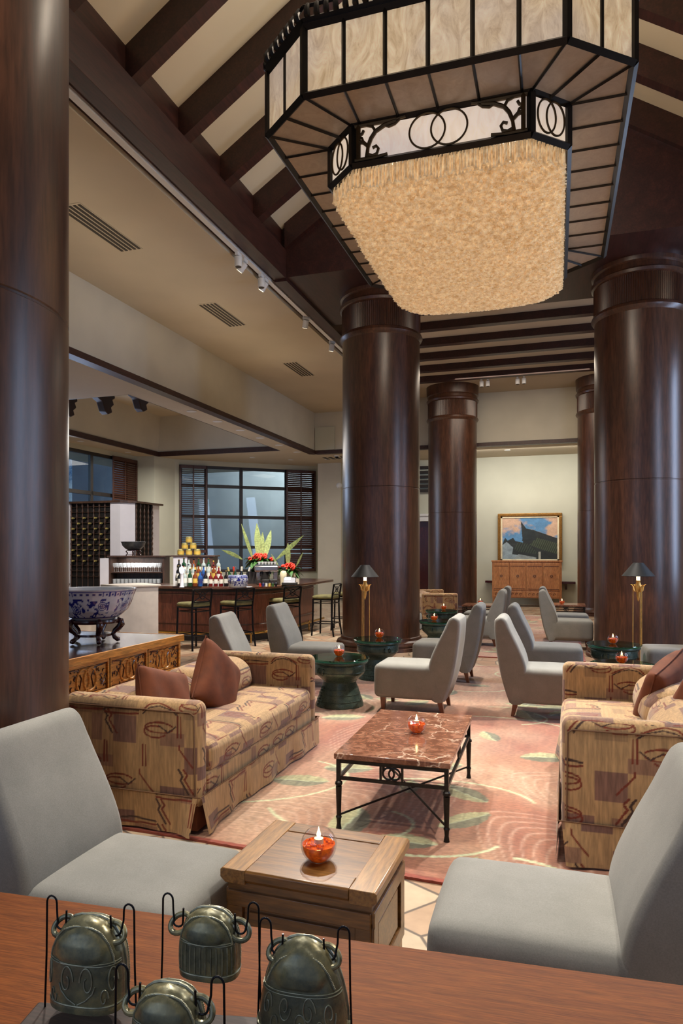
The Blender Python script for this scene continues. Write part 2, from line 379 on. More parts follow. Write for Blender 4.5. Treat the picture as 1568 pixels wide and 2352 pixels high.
# ------------------------------------------------------------------ numpy patterns
def vnoise(x, y, seed=0, octs=4):
    out = np.zeros(np.shape(x)); amp = 1; tot = 0; rg = np.random.default_rng(seed)
    for o in range(octs):
        T = rg.random((64, 64)); fx = x*2**o; fy = y*2**o; ix = np.floor(fx).astype(int); iy = np.floor(fy).astype(int)
        u = fx-ix; w = fy-iy; u = u*u*(3-2*u); w = w*w*(3-2*w); g = lambda a, b: T[a % 64, b % 64]
        out += amp*((g(ix, iy)*(1-u)+g(ix+1, iy)*u)*(1-w)+(g(ix, iy+1)*(1-u)+g(ix+1, iy+1)*u)*w); tot += amp; amp *= .5
    return out/tot
def segdist(X, Y, pts):
    D = np.full(X.shape, 9.)
    for (ax, ay), (bx, by) in zip(pts[:-1], pts[1:]):
        dx, dy = bx-ax, by-ay; L = dx*dx+dy*dy+1e-12; t = np.clip(((X-ax)*dx+(Y-ay)*dy)/L, 0, 1)
        D = np.minimum(D, np.hypot(X-ax-t*dx, Y-ay-t*dy))
    return D
def arc(cx, cy, rx, ry, a0, a1, n=22, tilt=0):
    r = []
    for i in range(n+1):
        a = radians(a0+(a1-a0)*i/n); x, y = rx*cos(a), ry*sin(a); t = radians(tilt)
        r.append((cx+x*cos(t)-y*sin(t), cy+x*sin(t)+y*cos(t)))
    return r
TILE = 1.15; TN = 460
def fabric_tile():
    g = (np.arange(TN)+.5)/TN*TILE; X, Y = np.meshgrid(g, g, indexing='ij')
    C = np.zeros((TN, TN, 3)); C[:] = lin((186, 150, 104))
    n = vnoise(X*150, Y*5, 3, 2); C *= (.82+.36*n)[..., None]
    rg = random.Random(5); cell = TILE/8; N = 8; KS = 1.12
    for i in range(N):
        for j in range(N):
            if rg.random() < .5:
                w = .07 if rg.random() < .3 else cell; c = rg.choice([(134, 98, 82), (152, 114, 88), (162, 130, 92), (126, 92, 80)])
                m = (X >= i*cell) & (X < i*cell+w) & (Y >= j*cell) & (Y < j*cell+(.07 if rg.random() < .5 else cell)); C[m] = np.array(lin(c))*(.85+.3*n[m])[:, None]
    RU = np.array(lin((122, 46, 20))); DK = np.array(lin((70, 44, 34)))
    def draw(pts, w, c, ox, oy):
        for sx in (0, -TILE):
            for sy in (0, -TILE):
                q = [(x*KS+ox+sx, y*KS+oy+sy) for x, y in pts]; xs = [p[0] for p in q]; ys = [p[1] for p in q]
                i0, i1 = int((min(xs)-.01)/TILE*TN), int((max(xs)+.01)/TILE*TN)+2; j0, j1 = int((min(ys)-.01)/TILE*TN), int((max(ys)+.01)/TILE*TN)+2
                i0, j0 = max(i0, 0), max(j0, 0)
                if i1 <= i0 or j1 <= j0 or i0 >= TN or j0 >= TN: continue
                d = segdist(X[i0:i1, j0:j1], Y[i0:i1, j0:j1], q); k_ = np.clip((w*1.4-d)/.002, 0, 1)[..., None]
                C[i0:i1, j0:j1] = C[i0:i1, j0:j1]*(1-k_)+c*k_
    def hump(o): draw([(0, 0), (.03, .035), (.08, .05), (.13, .03), (.19, 0)], .0045, RU, *o); draw([(0, -.012), (.04, .02), (.09, .03), (.14, .015), (.19, -.012)], .0035, DK, *o)
    def loops(o): draw(arc(.09, .05, .075, .025, 20, 340), .004, RU, *o); draw(arc(.07, .03, .06, .028, 60, 330), .004, RU, *o); draw([(.09, .06), (.14, .03), (.18, .06)], .0035, DK, *o)
    def zig(o): draw([(0, .11), (.02, .08), (.01, .06), (.05, 0)], .005, DK, *o); draw([(.025, .11), (.045, .085), (.03, .065), (.075, 0)], .0045, RU, *o)
    def bars(o): draw([(0, 0), (.002, .1)], .0045, RU, *o); draw([(.018, 0), (.016, .1)], .0035, RU, *o)
    def spin(o): draw([(0, .006), (.05, .012), (.19, .006)], .0045, DK, *o); draw([(0, -.008), (.05, -.014), (.19, -.008)], .0045, RU, *o)
    def tick(o): draw([(0, .1), (.0, .08), (.03, .045), (.07, 0)], .004, RU, *o)
    fs = [hump, loops, zig, bars, spin, tick, hump, spin, loops, zig]
    for i in range(5):
        for j in range(8):
            fs[(i*3+j*7+rg.randrange(3)) % len(fs)]((.02+i*TILE/5+rg.uniform(-.01, .02), .03+j*TILE/8+rg.uniform(-.015, .015)))
    return C
FT = fabric_tile()
def fabcol(uv):
    i = (uv[:, 0] % TILE/TILE*TN).astype(int) % TN; j = (uv[:, 1] % TILE/TILE*TN).astype(int) % TN
    return FT[i, j]

# ================================================================== THE SETTING
struct('floor', MB().box(-14, 6, -4, 21.5, -.05, 0), 'flagstone')
S = struct
# left hall ceiling with its long beam, slot and track recess
S('ceiling', MB().box(-6.7, -4.17, -4, 18.5, 5.5, 5.6), 'ceiling_paint')
S('ceiling_recess', MB().box(-4.17, -3.96, -4, 18.5, 5.56, 5.6), 'beam_wood')
S('ceiling_beam', MB().box(-3.98, -3.79, -4, 9.33, 5.53, 5.95), 'beam_wood', bevel=.004)
S('ceiling_beam', MB().box(2.3, 2.5, -4, 9.33, 5.53, 5.95), 'beam_wood', bevel=.004)
S('ceiling_upstand', MB().box(-4.0, -3.86, -4, 9.33, 5.95, 6.35), 'beam_wood')
S('ceiling_upstand', MB().box(2.36, 2.5, -4, 9.33, 5.95, 6.35), 'beam_wood')
RZ = 5.95; RS = .65; RX = -.745
def roofz(u): return RZ+RS*(u+3.79) if u < RX else RZ+RS*(2.3-u)
for sgn, nm in ((-1, 'ceiling_vault_left'), (1, 'ceiling_vault_right')):
    e = -4.0 if sgn < 0 else 2.51
    S(nm, MB().extr([(e, roofz(e)+.36), (RX, roofz(RX)+.36), (RX, roofz(RX)+.46), (e, roofz(e)+.46)], -4, 9.33), 'vault_paint')
for i in range(13):
    v = 9.33-.94*(i+1)
    if v < -1.5: break
    for sgn in (-1, 1):
        e = -3.86 if sgn < 0 else 2.37
        S('ceiling_rafter', MB().extr([(e, roofz(e)), (RX, roofz(RX)), (RX, roofz(RX)+.36), (e, roofz(e)+.36)], v-.07, v+.07), 'beam_wood')
S('ceiling_ridge', MB().box(RX-.12, RX+.12, -4, 9.33, 7.72, 8.3), 'beam_wood')
g = MB().extr([(-4.0, 5.55), (2.5, 5.55), (2.5, roofz(2.5)+.36), (RX, roofz(RX)+.36), (-4.0, roofz(-4.0)+.36)], 9.33, 9.45)
S('ceiling_gable', g, 'beam_wood')
for sgn in (-1, 1):
    e = -3.79 if sgn < 0 else 2.3
    S('ceiling_gable_trim', MB().extr([(e, roofz(e)), (RX, roofz(RX)), (RX, roofz(RX)+.36), (e, roofz(e)+.36)], 9.25, 9.33), 'beam_wood')
S('ceiling_soffit', MB().box(-3.98, 2.5, 9.455, 11.55, 5.552, 5.62), 'beam_wood')
# flat joisted bay beyond the first columns
S('ceiling_bay', MB().box(-4.0, 2.6, 11.5, 18.5, 5.74, 5.82), 'ceiling_paint')
for i in range(6):
    v = 11.55+.95*i; S('ceiling_joist', MB().box(-3.79, 2.3, v-.08, v+.08, 5.6, 5.74), 'beam_wood')
S('ceiling_beam', MB().box(-3.98, -3.79, 9.33, 18.4, 5.5, 5.76), 'beam_wood')
S('ceiling_beam', MB().box(2.3, 2.5, 9.33, 18.4, 5.5, 5.76), 'beam_wood')
S('ceiling_right', MB().box(2.5, 4.7, -4, 18.5, 5.5, 5.6), 'ceiling_paint')
# bulkheads with dark trim
ZB = 4.33
S('wall_bulkhead_left', MB().box(-6.75, -6.6, -4, 18.5, ZB, 5.55), 'plaster')
S('trim_1', MB().box(-6.77, -6.58, -4, 18.4, ZB-.004, ZB+.095), 'trim_wood')
S('wall_bulkhead_far', MB().box(-6.75, 4.7, 18.4, 18.55, ZB, 5.9), 'plaster')
S('trim_2', MB().box(-6.58, 4.7, 18.38, 18.56, ZB-.004, ZB+.095), 'trim_wood')
S('trim_3', MB().box(-6.6+.02, -6.0, 18.36, 18.385, ZB+.1, ZB+.75), 'wall_green')
# low soffit over the bar, with its raised tray
for n, b in enumerate([(-14, -6.75, -4, 10.5), (-7.3, -6.75, 10.5, 17.5), (-14, -11.15, 10.5, 17.5), (-14, -6.75, 17.5, 21.6), (-6.75, 4.7, 18.55, 21)]):
    S('ceiling_low', MB().box(*b, ZB, ZB+.1), 'ceiling_paint')
TR = (-11.15, -7.3, 10.5, 17.5)
def frus(z0, z1, ins, t0=0):
    a = [(TR[0]+t0, TR[2]+t0), (TR[1]-t0, TR[2]+t0), (TR[1]-t0, TR[3]-t0), (TR[0]+t0, TR[3]-t0)]
    b = [(TR[0]+ins, TR[2]+ins), (TR[1]-ins, TR[2]+ins), (TR[1]-ins, TR[3]-ins), (TR[0]+ins, TR[3]-ins)]
    m = MB(); m.add([(x, y, z0) for x, y in a]+[(x, y, z1) for x, y in b], [(i, (i+1) % 4, (i+1) % 4+4, i+4)[::-1] for i in range(4)]); return m
S('ceiling_tray_side', frus(ZB+.1, 5.45, .22), 'plaster', smooth=0)
S('ceiling_tray_top', MB().box(TR[0], TR[1], TR[2], TR[3], 5.45, 5.5), 'ceiling_paint')
tm = MB()
tm.box(TR[0]-.02, TR[0]+.03, TR[2], TR[3], ZB-.004, ZB+.13); tm.box(TR[1]-.01, TR[1]+.01, TR[2], TR[3], ZB+.0, ZB+.1)
tm.box(TR[0], TR[1], TR[3]-.03, TR[3]+.02, ZB-.004, ZB+.13); tm.box(TR[0], TR[1], TR[2]-.01, TR[2]+.01, ZB+.0, ZB+.1)
S('trim_4', tm, 'trim_wood')
# walls: far wall, canted window wall, side window wall
def wall_seg(a, b, openings, z0=0, z1=ZB, mat='wall_green', t=.14, name='wall_far'):
    """wall from a to b; openings = (s0, s1, z0, z1) metres along it"""
    ax, ay = a; L = math.hypot(b[0]-ax, b[1]-ay); ang = math.atan2(b[1]-ay, b[0]-ax); m = MB()
    xs = sorted({0, L, *[q for o in openings for q in o[:2]]})
    for x0, x1 in zip(xs[:-1], xs[1:]):
        op = [o for o in openings if o[0] <= x0+1e-6 and o[1] >= x1-1e-6]
        if op:
            if op[0][2] > z0: m.box(x0, x1, 0, t, z0, op[0][2])
            if op[0][3] < z1: m.box(x0, x1, 0, t, op[0][3], z1)
        else: m.box(x0, x1, 0, t, z0, z1)
    m.move((ax, ay, 0), ang); return struct(name, m, mat)
def frame_obj(name, a, b, s0, s1, z0, z1, xs, zs, w=.09, d=.08, yoff=.02, mat='dark_frame', glass_=True, mid=()):
    ax, ay = a; ang = math.atan2(b[1]-ay, b[0]-ax); m = MB()
    for x in xs: m.box(s0+x-w/2, s0+x+w/2, yoff, yoff+d, z0, z1)
    for z in zs: m.box(s0, s1, yoff, yoff+d, z-w/2, z+w/2)
    m.move((ax, ay, 0), ang); o = struct(name, m, mat)
    if glass_:
        g = MB().box(s0, s1, yoff+d/2-.004, yoff+d/2+.004, z0, z1).move((ax, ay, 0), ang); g.build('window_pane', 'window_glass', o)
    return o
wall_seg((-7.0, 20.6), (4.7, 20.6), [(2.65, 3.55, 0, 2.5)], name='wall_far')
DA, DB = (-11.0, 18.15), (-7.3, 21.2)          # canted wall behind the bar
wall_seg(DA, DB, [(.13, 4.5, .9, 4.18)], name='wall_canted')
LA, LB = (-12.1, 8.0), (-11.75, 17.3)
wall_seg(LA, LB, [(3.2, 8.9, 1.0, 4.2)], name='wall_left')
wall_seg(LB, (-11.2, 17.35), [], name='wall_left_return'); wall_seg((-11.2, 17.35), DA, [], name='wall_left_return')
S('wall_left_near', MB().box(-12.2, -12.06, -4, 8.05, 0, ZB), 'wall_green')
S('wall_pilaster', MB().box(-7.22, -6.45, 20.4, 21.3, 0, ZB), 'plaster')
S('wall_right', MB().box(4.6, 4.75, -4, 5.9, 0, 5.5).box(4.6, 4.75, 7.5, 9.2, 0, 5.5).box(4.6, 4.75, 11.0, 20.7, 0, 5.5).box(4.6, 4.75, 5.9, 7.5, 4.8, 5.5).box(4.6, 4.75, 9.2, 11.0, 4.8, 5.5), 'wall_green')
for n, (y0, y1) in enumerate(((5.9, 7.5), (9.2, 11.0))):
    m = MB()
    for y in (y0, (y0+y1)/2, y1): m.box(4.62, 4.7, y-.04, y+.04, 0, 4.8)
    for z in (.04, 1.2, 2.4, 3.6, 4.76): m.box(4.62, 4.7, y0, y1, z-.04, z+.04)
    o = S('window_%d' % (n+3), m, 'dark_frame'); MB().box(4.655, 4.665, y0, y1, 0, 4.8).build('window_pane', 'window_glass', o)
# the canted window (2) and the left one (1)
L_ = math.hypot(DB[0]-DA[0], DB[1]-DA[1])
frame_obj('window_2', DA, DB, .13, 4.5, .9, 4.18, (0.04, .82, 1.92, 3.4, 4.33), (.94, 1.68, 2.62, 3.56, 4.14), w=.095)
frame_obj('window_1', LA, LB, 3.2, 8.9, 1.0, 4.2, (.04, 1.4, 2.8, 4.2, 5.66), (1.04, 2.1, 3.1, 4.16), w=.1)
S('outside_backdrop', MB().box(-24, 2, 24.0, 24.2, -1, 8).move((0, 0, 0)), 'outside_wall')
S('outside_backdrop', MB().box(-15.6, -15.4, 4, 19, -1, 7), 'outside_sky')  # backdrop sheet coloured as sky, not a wall
# louvred opening and the doorway in the far wall
d1 = S('door_1', MB().box(-4.32, -3.42, 20.62, 20.68, 0, 2.46), 'rosewood')
MB().box(-4.5, -4.3, 20.5, 20.62, 0, 2.5).box(-3.45, -3.25, 20.5, 20.62, 0, 2.5).box(-4.6, -3.15, 20.46, 20.62, 2.46, 2.62).box(-4.66, -3.09, 20.42, 20.62, 2.62, 2.68).build('door_frame', 'white_paint', d1)
# ceiling grilles
def grille(x, y, z, w, l, label, n=5):
    t = thing('air_grille', label, 'vent', (x, y, z), group='slot air grilles in the ceiling')
    MB().box(-w/2, w/2, -l/2, l/2, -.006, .002).build('grille_plate', 'ceiling_paint', t)
    m = MB()
    for i in range(n):
        q = -w/2+w*(i+.5)/n; m.box(q-w/n*.27, q+w/n*.27, -l/2+.03, l/2-.03, -.012, -.005)
    m.build('slots', 'grille_dark', t); return t
grille(-5.35, 7.15, 5.5, .32, 1.25, 'slotted grey air grille in the cream ceiling, nearest of the row')
grille(-5.35, 10.35, 5.5, .32, 1.15, 'slotted air grille in the cream ceiling, second from the near end')
grille(-5.35, 13.9, 5.5, .32, 1.15, 'slotted air grille in the cream ceiling left of the round column')
grille(-6.2, 19.3, ZB, .9, .5, 'small slotted grille in the low white soffit right above the bar window')

# ------------------------------------------------------------------ columns (structure)
def column(x, y, top, nm):
    R = .615; m = MB().lathe([(R, .16), (R, 2.5), (R-.006, 2.505), (R-.006, 2.515), (R, 2.52), (R, 4.86)], 96)
    o = S(nm, m.move((x, y, 0)), 'column_wood')
    MB().lathe([(R+.12, 0), (R+.12, .05), (R+.09, .06), (R+.1, .09), (R+.08, .13), (R+.03, .15), (R+.02, .19), (R, .2)], 96).move((x, y, 0)).build('column_base', 'column_wood', o)
    MB().lathe([(R, 4.83), (R+.03, 4.86), (R+.045, 4.89), (R+.03, 4.93), (R, 4.95)], 96).move((x, y, 0)).build('column_ring', 'column_wood', o)
    n = 264; vs = []; fs = []
    for j in range(n):
        a = 2*pi*j/n; r = R+(.012 if j % 2 else -.002)
        vs += [(x+r*cos(a), y+r*sin(a), 4.94), (x+r*cos(a), y+r*sin(a), 5.34)]
    for j in range(n): k_ = (j+1) % n; fs.append((2*j, 2*k_, 2*k_+1, 2*j+1))
    MB().add(vs, fs).build('column_reeding', 'column_wood', o, smooth=0)
    MB().lathe([(R, 5.32), (R+.04, 5.34), (R+.05, 5.38), (R+.02, 5.41), (R+.01, 5.48), (R+.04, 5.5), (R+.05, top)], 96).move((x, y, 0)).build('column_capital', 'column_wood', o)
column(-2.60, 2.21, 5.62, 'column_1'); column(-2.68, 10.6, 5.58, 'column_2'); column(1.14, 10.7, 5.58, 'column_3')
column(-2.56, 17.6, 5.76, 'column_4'); column(1.10, 17.8, 5.76, 'column_5')

# ------------------------------------------------------------------ track with its spotlights, far spotlights, downlights
tk = S('ceiling_track', MB().box(-4.10, -4.03, -2, 18, 5.515, 5.56), 'white_paint')
def spot(x, y, z, tilt, rz, label, h=.13):
    t = thing('track_spotlight', label, 'spotlight', (x, y, z), rz, 'small white spotlights on the ceiling track')
    MB().box(-.02, .02, -.06, .06, -.05, 0).build('bracket', 'white_paint', t)
    m = MB().tube([(0, 0, -.06), (h*sin(tilt), 0, -.06-h*cos(tilt))], .05, 20); m.build('lamp_head', 'white_paint', t, bevel=.004)
    p = np.array((h*sin(tilt), 0, -.06-h*cos(tilt))); d = np.array((sin(tilt), 0, -cos(tilt)))
    MB().tube([p-d*.01, p+d*.003], .04, 20).build('lens', 'grille_dark' if tilt < .3 else 'lamp_face', t)
    return t
for y, tl, rz, lb in ((8.3, 0, 0, 'white cylinder spotlight on the track, nearest pair, front one'), (8.5, .7, pi, 'white cylinder spotlight on the track, nearest pair, tilted one'),
                      (9.05, 0, 0, 'white cylinder spotlight on the track, second pair, upright one'), (9.2, .6, pi, 'white cylinder spotlight on the track, second pair, tilted one'),
                      (10.9, .4, 2.4, 'short white spotlight alone in the middle of the track'), (12.3, .3, 2.4, 'short white spotlight at the column end of the track')):
    spot(-4.065, y, 5.52, tl, rz, lb)
for x, lb in ((-1.75, 'white spotlight at far ceiling, first of the left pair'), (-1.6, 'white spotlight at far ceiling, second of the left pair'),
              (-.9, 'white spotlight at far ceiling, first of the right pair'), (-.75, 'white spotlight at far ceiling, second of the right pair')):
    spot(x, 16.9, 5.74, 0, 0, lb)
def downlight(x, y, z, label, sx=1):
    t = thing('downlight', label, 'downlight', (x, y, z), group='recessed downlights in the low soffit')
    MB().lathe([(.075, -.008), (.085, -.008), (.085, .001), (.075, .001)], 20, ex=sx).build('trim_ring', 'white_paint', t)
    MB().lathe([(0, -.006), (.07, -.006), (.07, .0), (0, .0)], 20, ex=sx, cap=False).build('lamp', 'lamp_face', t)
for i, (x, y) in enumerate(((-7.0, 7.9), (-6.95, 12.1), (-6.95, 13.2), (-6.95, 14.3), (-6.95, 15.4), (-6.95, 16.6), (-6.95, 17.9))):
    downlight(x, y, ZB, ['round downlight nearest the big near column', 'first small downlight of the row along the dark trim', 'second small downlight of the row along the dark trim', 'third small downlight of the row along the dark trim',
                         'fourth small downlight of the row along the dark trim', 'fifth small downlight of the row along the dark trim', 'last small downlight of the row along the dark trim'][i], 1.3)
for x, y, lb in ((-7.6, 8.2, 'round downlight beside the air grille at the left edge of the soffit'), (-6.6, 19.5, 'small round downlight above the right window shutter'), (-7.7, 19.3, 'small dim downlight above the bar window'),
                 (-8.6, 18.5, 'dim downlight above the middle of the window'), (-11.5, 14.5, 'downlight in soffit above the left dark window'), (-11.5, 16.5, 'downlight in soffit above the left louvred shutter'), (-1.3, 19.3, 'downlight in the far soffit above the painting')):
    downlight(x, y, ZB, lb)
t = thing('security_camera', 'small black dome camera under the low white soffit', 'camera', (-6.1, 18.9, ZB))
MB().lathe([(.07, -.03), (.08, 0)], 20).build('mount', 'white_paint', t); MB().sphere((0, 0, -.04), .05).build('dome', 'black_iron', t)
t = thing('wall_speaker', 'small grey round device on the wall beside the column', 'speaker', (-6.3, 19.85, 3.55))
MB().box(-.03, .03, -.05, .05, -.05, .05).build('bracket', 'white_paint', t); MB().sphere((0, -.1, 0), .09).build('housing', 'white_paint', t)
# carved corbels in the ceiling tray
def corbel(x, y, label):
    t = thing('corbel', label, 'corbel', (x, y, 0), group='dark carved corbels in the ceiling tray')
    MB().box(-.14, .14, -.5, .5, 5.1, 5.44).build('beam_end', 'corbel_wood', t)
    m = MB().extr([(-.42, 5.12), (.3, 5.12), (.34, 4.95), (.25, 4.9), (.3, 4.8), (.2, 4.72), (.24, 4.62), (.1, 4.55), (0, 4.6), (-.1, 4.8), (-.42, 4.9)], -.09, .09, axis='x')
    m.build('carved_scroll', 'corbel_wood', t, bevel=.02)
corbel(-8.6, 12.7, 'dark carved wooden corbel nearest the tray corner'); corbel(-9.5, 12.7, 'dark carved wooden corbel, middle of the three'); corbel(-10.5, 12.7, 'dark carved wooden corbel at the left edge beside the near column')

# window shutters
def shutter(a, b, s0, s1, z0, z1, label, rail=1.5, open_=0):
    ang = math.atan2(b[1]-a[1], b[0]-a[0]); t = thing('window_shutter', label, 'shutter', (a[0], a[1], 0), ang, 'dark louvred window shutters')
    y = -.03; f = MB(); w = .05
    mid = (s0+s1)/2
    for x in (s0, s1-w): f.box(x, x+w, y-.04, y, z0, z1)
    f.box(mid-.02, mid+.02, y-.04, y, z0, z1)
    for z in (z0, rail, z1-.1): f.box(s0, s1, y-.04, y, z, z+.1)
    f.build('frame', 'shutter_wood', t, bevel=.003)
    for k_, (p, q) in enumerate(((s0+w, mid-.02), (mid+.02, s1-w))):
        m = MB(); z = z0+.14
        while z < z1-.12:
            if m.v and rail-.03 < z < rail+.12: m.build('louvres', 'shutter_wood', t); m = MB()
            if not rail-.03 < z < rail+.12: m.extr([(y-.038, z), (y-.004, z+.05-open_), (y-.002, z+.045-open_), (y-.034, z-.006)], p, q, axis='x')
            z += .062
        m.build('louvres', 'shutter_wood', t)
shutter(DA, DB, .13, .97, .9, 4.17, 'louvred dark shutter left of the bar window, blue light between its slats', open_=.036)
shutter(DA, DB, 3.5, 4.5, .9, 4.17, 'louvred brown shutter right of the bar window, lit warm at its top')
shutter(LA, LB, 8.15, 9.25, 1.0, 4.2, 'dark louvred shutter above the wine rack')
t = thing('louvred_grille', 'dark horizontal louvre panel high between the two middle columns', 'louvre', (-4.0, 20.6, 0))
m = MB()
for i in range(6): m.box(-.45, .45, -.12, -.03, 3.35+i*.14, 3.43+i*.14)
m.build('slats', 'dark_frame', t)

# ================================================================== CARPETS
def carpet(name, x0, x1, y0, y1, step, label, seed, edge=.0):
    nx = int((x1-x0)/step); ny = int((y1-y0)/step); X, Y = np.meshgrid(np.linspace(x0, x1, nx), np.linspace(y0, y1, ny), indexing='ij')
    rg = random.Random(seed); n1 = vnoise(X*1.3+5, Y*1.3+3, seed, 3); n2 = vnoise(X*9, Y*3, seed+1, 4); n3 = vnoise(X*60, Y*9, seed+2, 2)
    A = np.array(lin((172, 118, 88))); B = np.array(lin((188, 152, 124))); Cc = np.array(lin((152, 92, 68)))
    t = np.clip((n1-.35)/.3, 0, 1)[..., None]; C = Cc*(1-t)+B*t; t2 = np.clip((n2-.35)/.3, 0, 1)[..., None]; C = C*(1-.5*t2)+A*.5*t2
    # fine pale contour lines in large leaf shapes
    for q in range(16):
        cx, cy = rg.uniform(x0, x1), rg.uniform(y0, y1); th = rg.uniform(0, pi); a, b = rg.uniform(.5, .9), rg.uniform(.3, .5)
        U = (X-cx)*cos(th)+(Y-cy)*sin(th); V_ = -(X-cx)*sin(th)+(Y-cy)*cos(th); m = (U/a)**2+(V_/b)**2 < 1
        w = (U+.9*V_**2/b+.3*np.abs(V_)) % .085; ln = (np.clip(1-np.abs(w-.02)/.016, 0, 1)*.42*m)[..., None]; C = C*(1-ln)+np.array(lin((232, 196, 170)))*ln
        m2 = m & (vnoise(X*3, Y*3, q, 2) > .3); C[m2] = C[m2]*.9
    G1 = np.array(lin((168, 164, 122))); G2 = np.array(lin((116, 114, 90))); ST = np.array(lin((196, 204, 164)))
    area = (x1-x0)*(y1-y0)
    for q in range(int(area*3.0)):                 # leaves
        cx, cy = rg.uniform(x0, x1), rg.uniform(y0, y1); th = rg.uniform(0, pi); L = rg.uniform(.12, .22); wd = L*rg.uniform(.42, .62)
        U = ((X-cx)*cos(th)+(Y-cy)*sin(th))/L; V_ = (-(X-cx)*sin(th)+(Y-cy)*cos(th))/wd
        sh = (1-U**2)**.75; ins = (np.abs(U) < 1) & (np.abs(V_) < sh); up = ins & (V_ > -.1*np.sin(U*3)); dn = ins & ~up
        g1 = G1*(rg.uniform(.85, 1.15)); nn = (.8+.4*n3)
        C[up] = (g1*nn[up][:, None]); C[dn] = (G2*rg.uniform(.85, 1.2)*nn[dn][:, None])
        vein = ins & (np.abs(V_+.1*np.sin(U*3)) < .06); C[vein] = ST*.8
    for q in range(int(area*.9)):                 # curling stems
        cx, cy = rg.uniform(x0, x1), rg.uniform(y0, y1); r = rg.uniform(.2, .5); a0 = rg.uniform(0, 360); pts = arc(cx, cy, r*1.6, r, a0, a0+rg.uniform(70, 150), 14, rg.uniform(-20, 20))
        D = segdist(X, Y, pts); k_ = np.clip((.013-D)/.006, 0, 1)[..., None]; C = C*(1-k_)+ST*k_
    C *= (.86+.28*n3)[..., None]
    bd = np.minimum.reduce([X-x0, x1-X, Y-y0, y1-Y]); C[bd < .03] = np.array(lin((150, 66, 46)))
    Z = .012+.003*n3
    if edge: Y = Y+edge*np.sin((X-x0)/(x1-x0)*pi*2.2+.5)*np.clip(1-(Y-y0)/.8, 0, 1)
    vs = np.stack([X.ravel(), Y.ravel(), Z.ravel()], 1); i, j = np.meshgrid(np.arange(nx-1), np.arange(ny-1), indexing='ij'); q = (i*ny+j).ravel()
    f = np.stack([q, q+ny, q+ny+1, q+1], 1); m = MB(); m.v = vs.tolist(); m.f = f.tolist()
    # bound edge down to the floor
    rim = [(0, j) for j in range(ny)]+[(i, ny-1) for i in range(1, nx)]+[(nx-1, j) for j in range(ny-2, -1, -1)]+[(i, 0) for i in range(nx-2, 0, -1)]
    base = len(m.v); ids = [a*ny+b for a, b in rim]
    for k_ in ids: m.v.append((m.v[k_][0], m.v[k_][1], .001))
    n = len(ids)
    for k_ in range(n): m.f.append((ids[k_], base+k_, base+(k_+1) % n, ids[(k_+1) % n]))
    cc = C.reshape(-1, 3); cc = np.concatenate([cc, cc[ids]])
    o = m.build(name, 'carpet_wool', col=cc, smooth=60); return tag(o, label, 'carpet')
carpet('carpet', -3.1, 1.7, 3.12, 9.1, .0125, 'salmon pink leaf patterned carpet under the sofas and marble coffee table', 3, .05)
carpet('carpet', -1.92, .38, 9.95, 17.0, .025, 'salmon leaf patterned carpet in the far half of the lounge, in front of the cabinet', 11)

# ================================================================== SLIPPER CHAIRS
def make_chair():
    t = thing('lounge_chair', 'x', 'chair')
    w = .255
    # seat block
    st = rbox_grid(.0, .63, -w, w, .13, .44, .045, .03, puff=(.012, .01, .012), deform=None)
    st.build('seat', 'grey_velvet', t, smooth=60)
    # back: side outline swept across the width
    prof = [(-.02, .125), (.085, .13), (.112, .3), (.115, .42), (.095, .52), (.045, .64), (-.015, .76), (-.055, .85), (-.078, .885), (-.11, .9), (-.15, .888), (-.172, .85), (-.165, .7), (-.138, .5), (-.10, .32), (-.045, .15)]
    pp = []; q4 = len(prof)
    for i in range(q4):
        a, b, c_, d_ = (np.array(prof[(i+o) % q4]) for o in (-1, 0, 1, 2))
        for u in (0, .25, .5, .75): pp.append(tuple(.5*((2*b)+(c_-a)*u+(2*a-5*b+4*c_-d_)*u*u+(3*b-a-3*c_+d_)*u**3)))
    prof = pp; n = len(prof); rr_ = .03; st_ = [0, .2, .4, .6, .8, 1]
    ys = [-w-.004+rr_*(1-cos(s*pi/2)) for s in st_]+[-.12, 0, .12]+[w+.004-rr_*(1-cos(s*pi/2)) for s in st_[::-1]]; ins = [rr_*(1-sin(s*pi/2)) for s in st_]+[0, 0, 0]+[rr_*(1-sin(s*pi/2)) for s in st_[::-1]]
    cx = sum(p[0] for p in prof)/n; vs = []
    for y, q in zip(ys, ins):
        for x, z in prof:
            tx = (x-(-.03+.0)); tp = 1-.06*max(0, (z-.45))/.45
            mx_ = -.02 if z < .5 else -.02-(z-.5)*.24
            dx = mx_-x; L = abs(dx)+1e-6
            zz = z-(q*.9 if z > .8 else 0)+(.0)
            vs.append((x+dx/L*min(q, L), y*tp, zz))
    fs = [tuple(range(n))[::-1], tuple(range((len(ys)-1)*n, len(ys)*n))]
    for j in range(len(ys)-1):
        for i in range(n): fs.append((j*n+i, j*n+(i+1) % n, (j+1)*n+(i+1) % n, (j+1)*n+i))
    MB().add(vs, fs).build('backrest', 'grey_velvet', t, smooth=75)
    for x, y in ((.55, -.2), (.55, .2), (.02, -.2), (.02, .2)):
        dx = .0 if x > .3 else -.03; a, b = .026, .015
        m = MB(); m.add([(x-a, y-a, .14), (x+a, y-a, .14), (x+a, y+a, .14), (x-a, y+a, .14), (x+dx-b, y-b, 0), (x+dx+b, y-b, 0), (x+dx+b, y+b, 0), (x+dx-b, y+b, 0)],
                        [(0, 1, 2, 3), (7, 6, 5, 4), (0, 4, 5, 1), (1, 5, 6, 2), (2, 6, 7, 3), (3, 7, 4, 0)]); m.build('leg', 'leg_wood', t, smooth=0)
    return t
CH = make_chair(); first = [True]
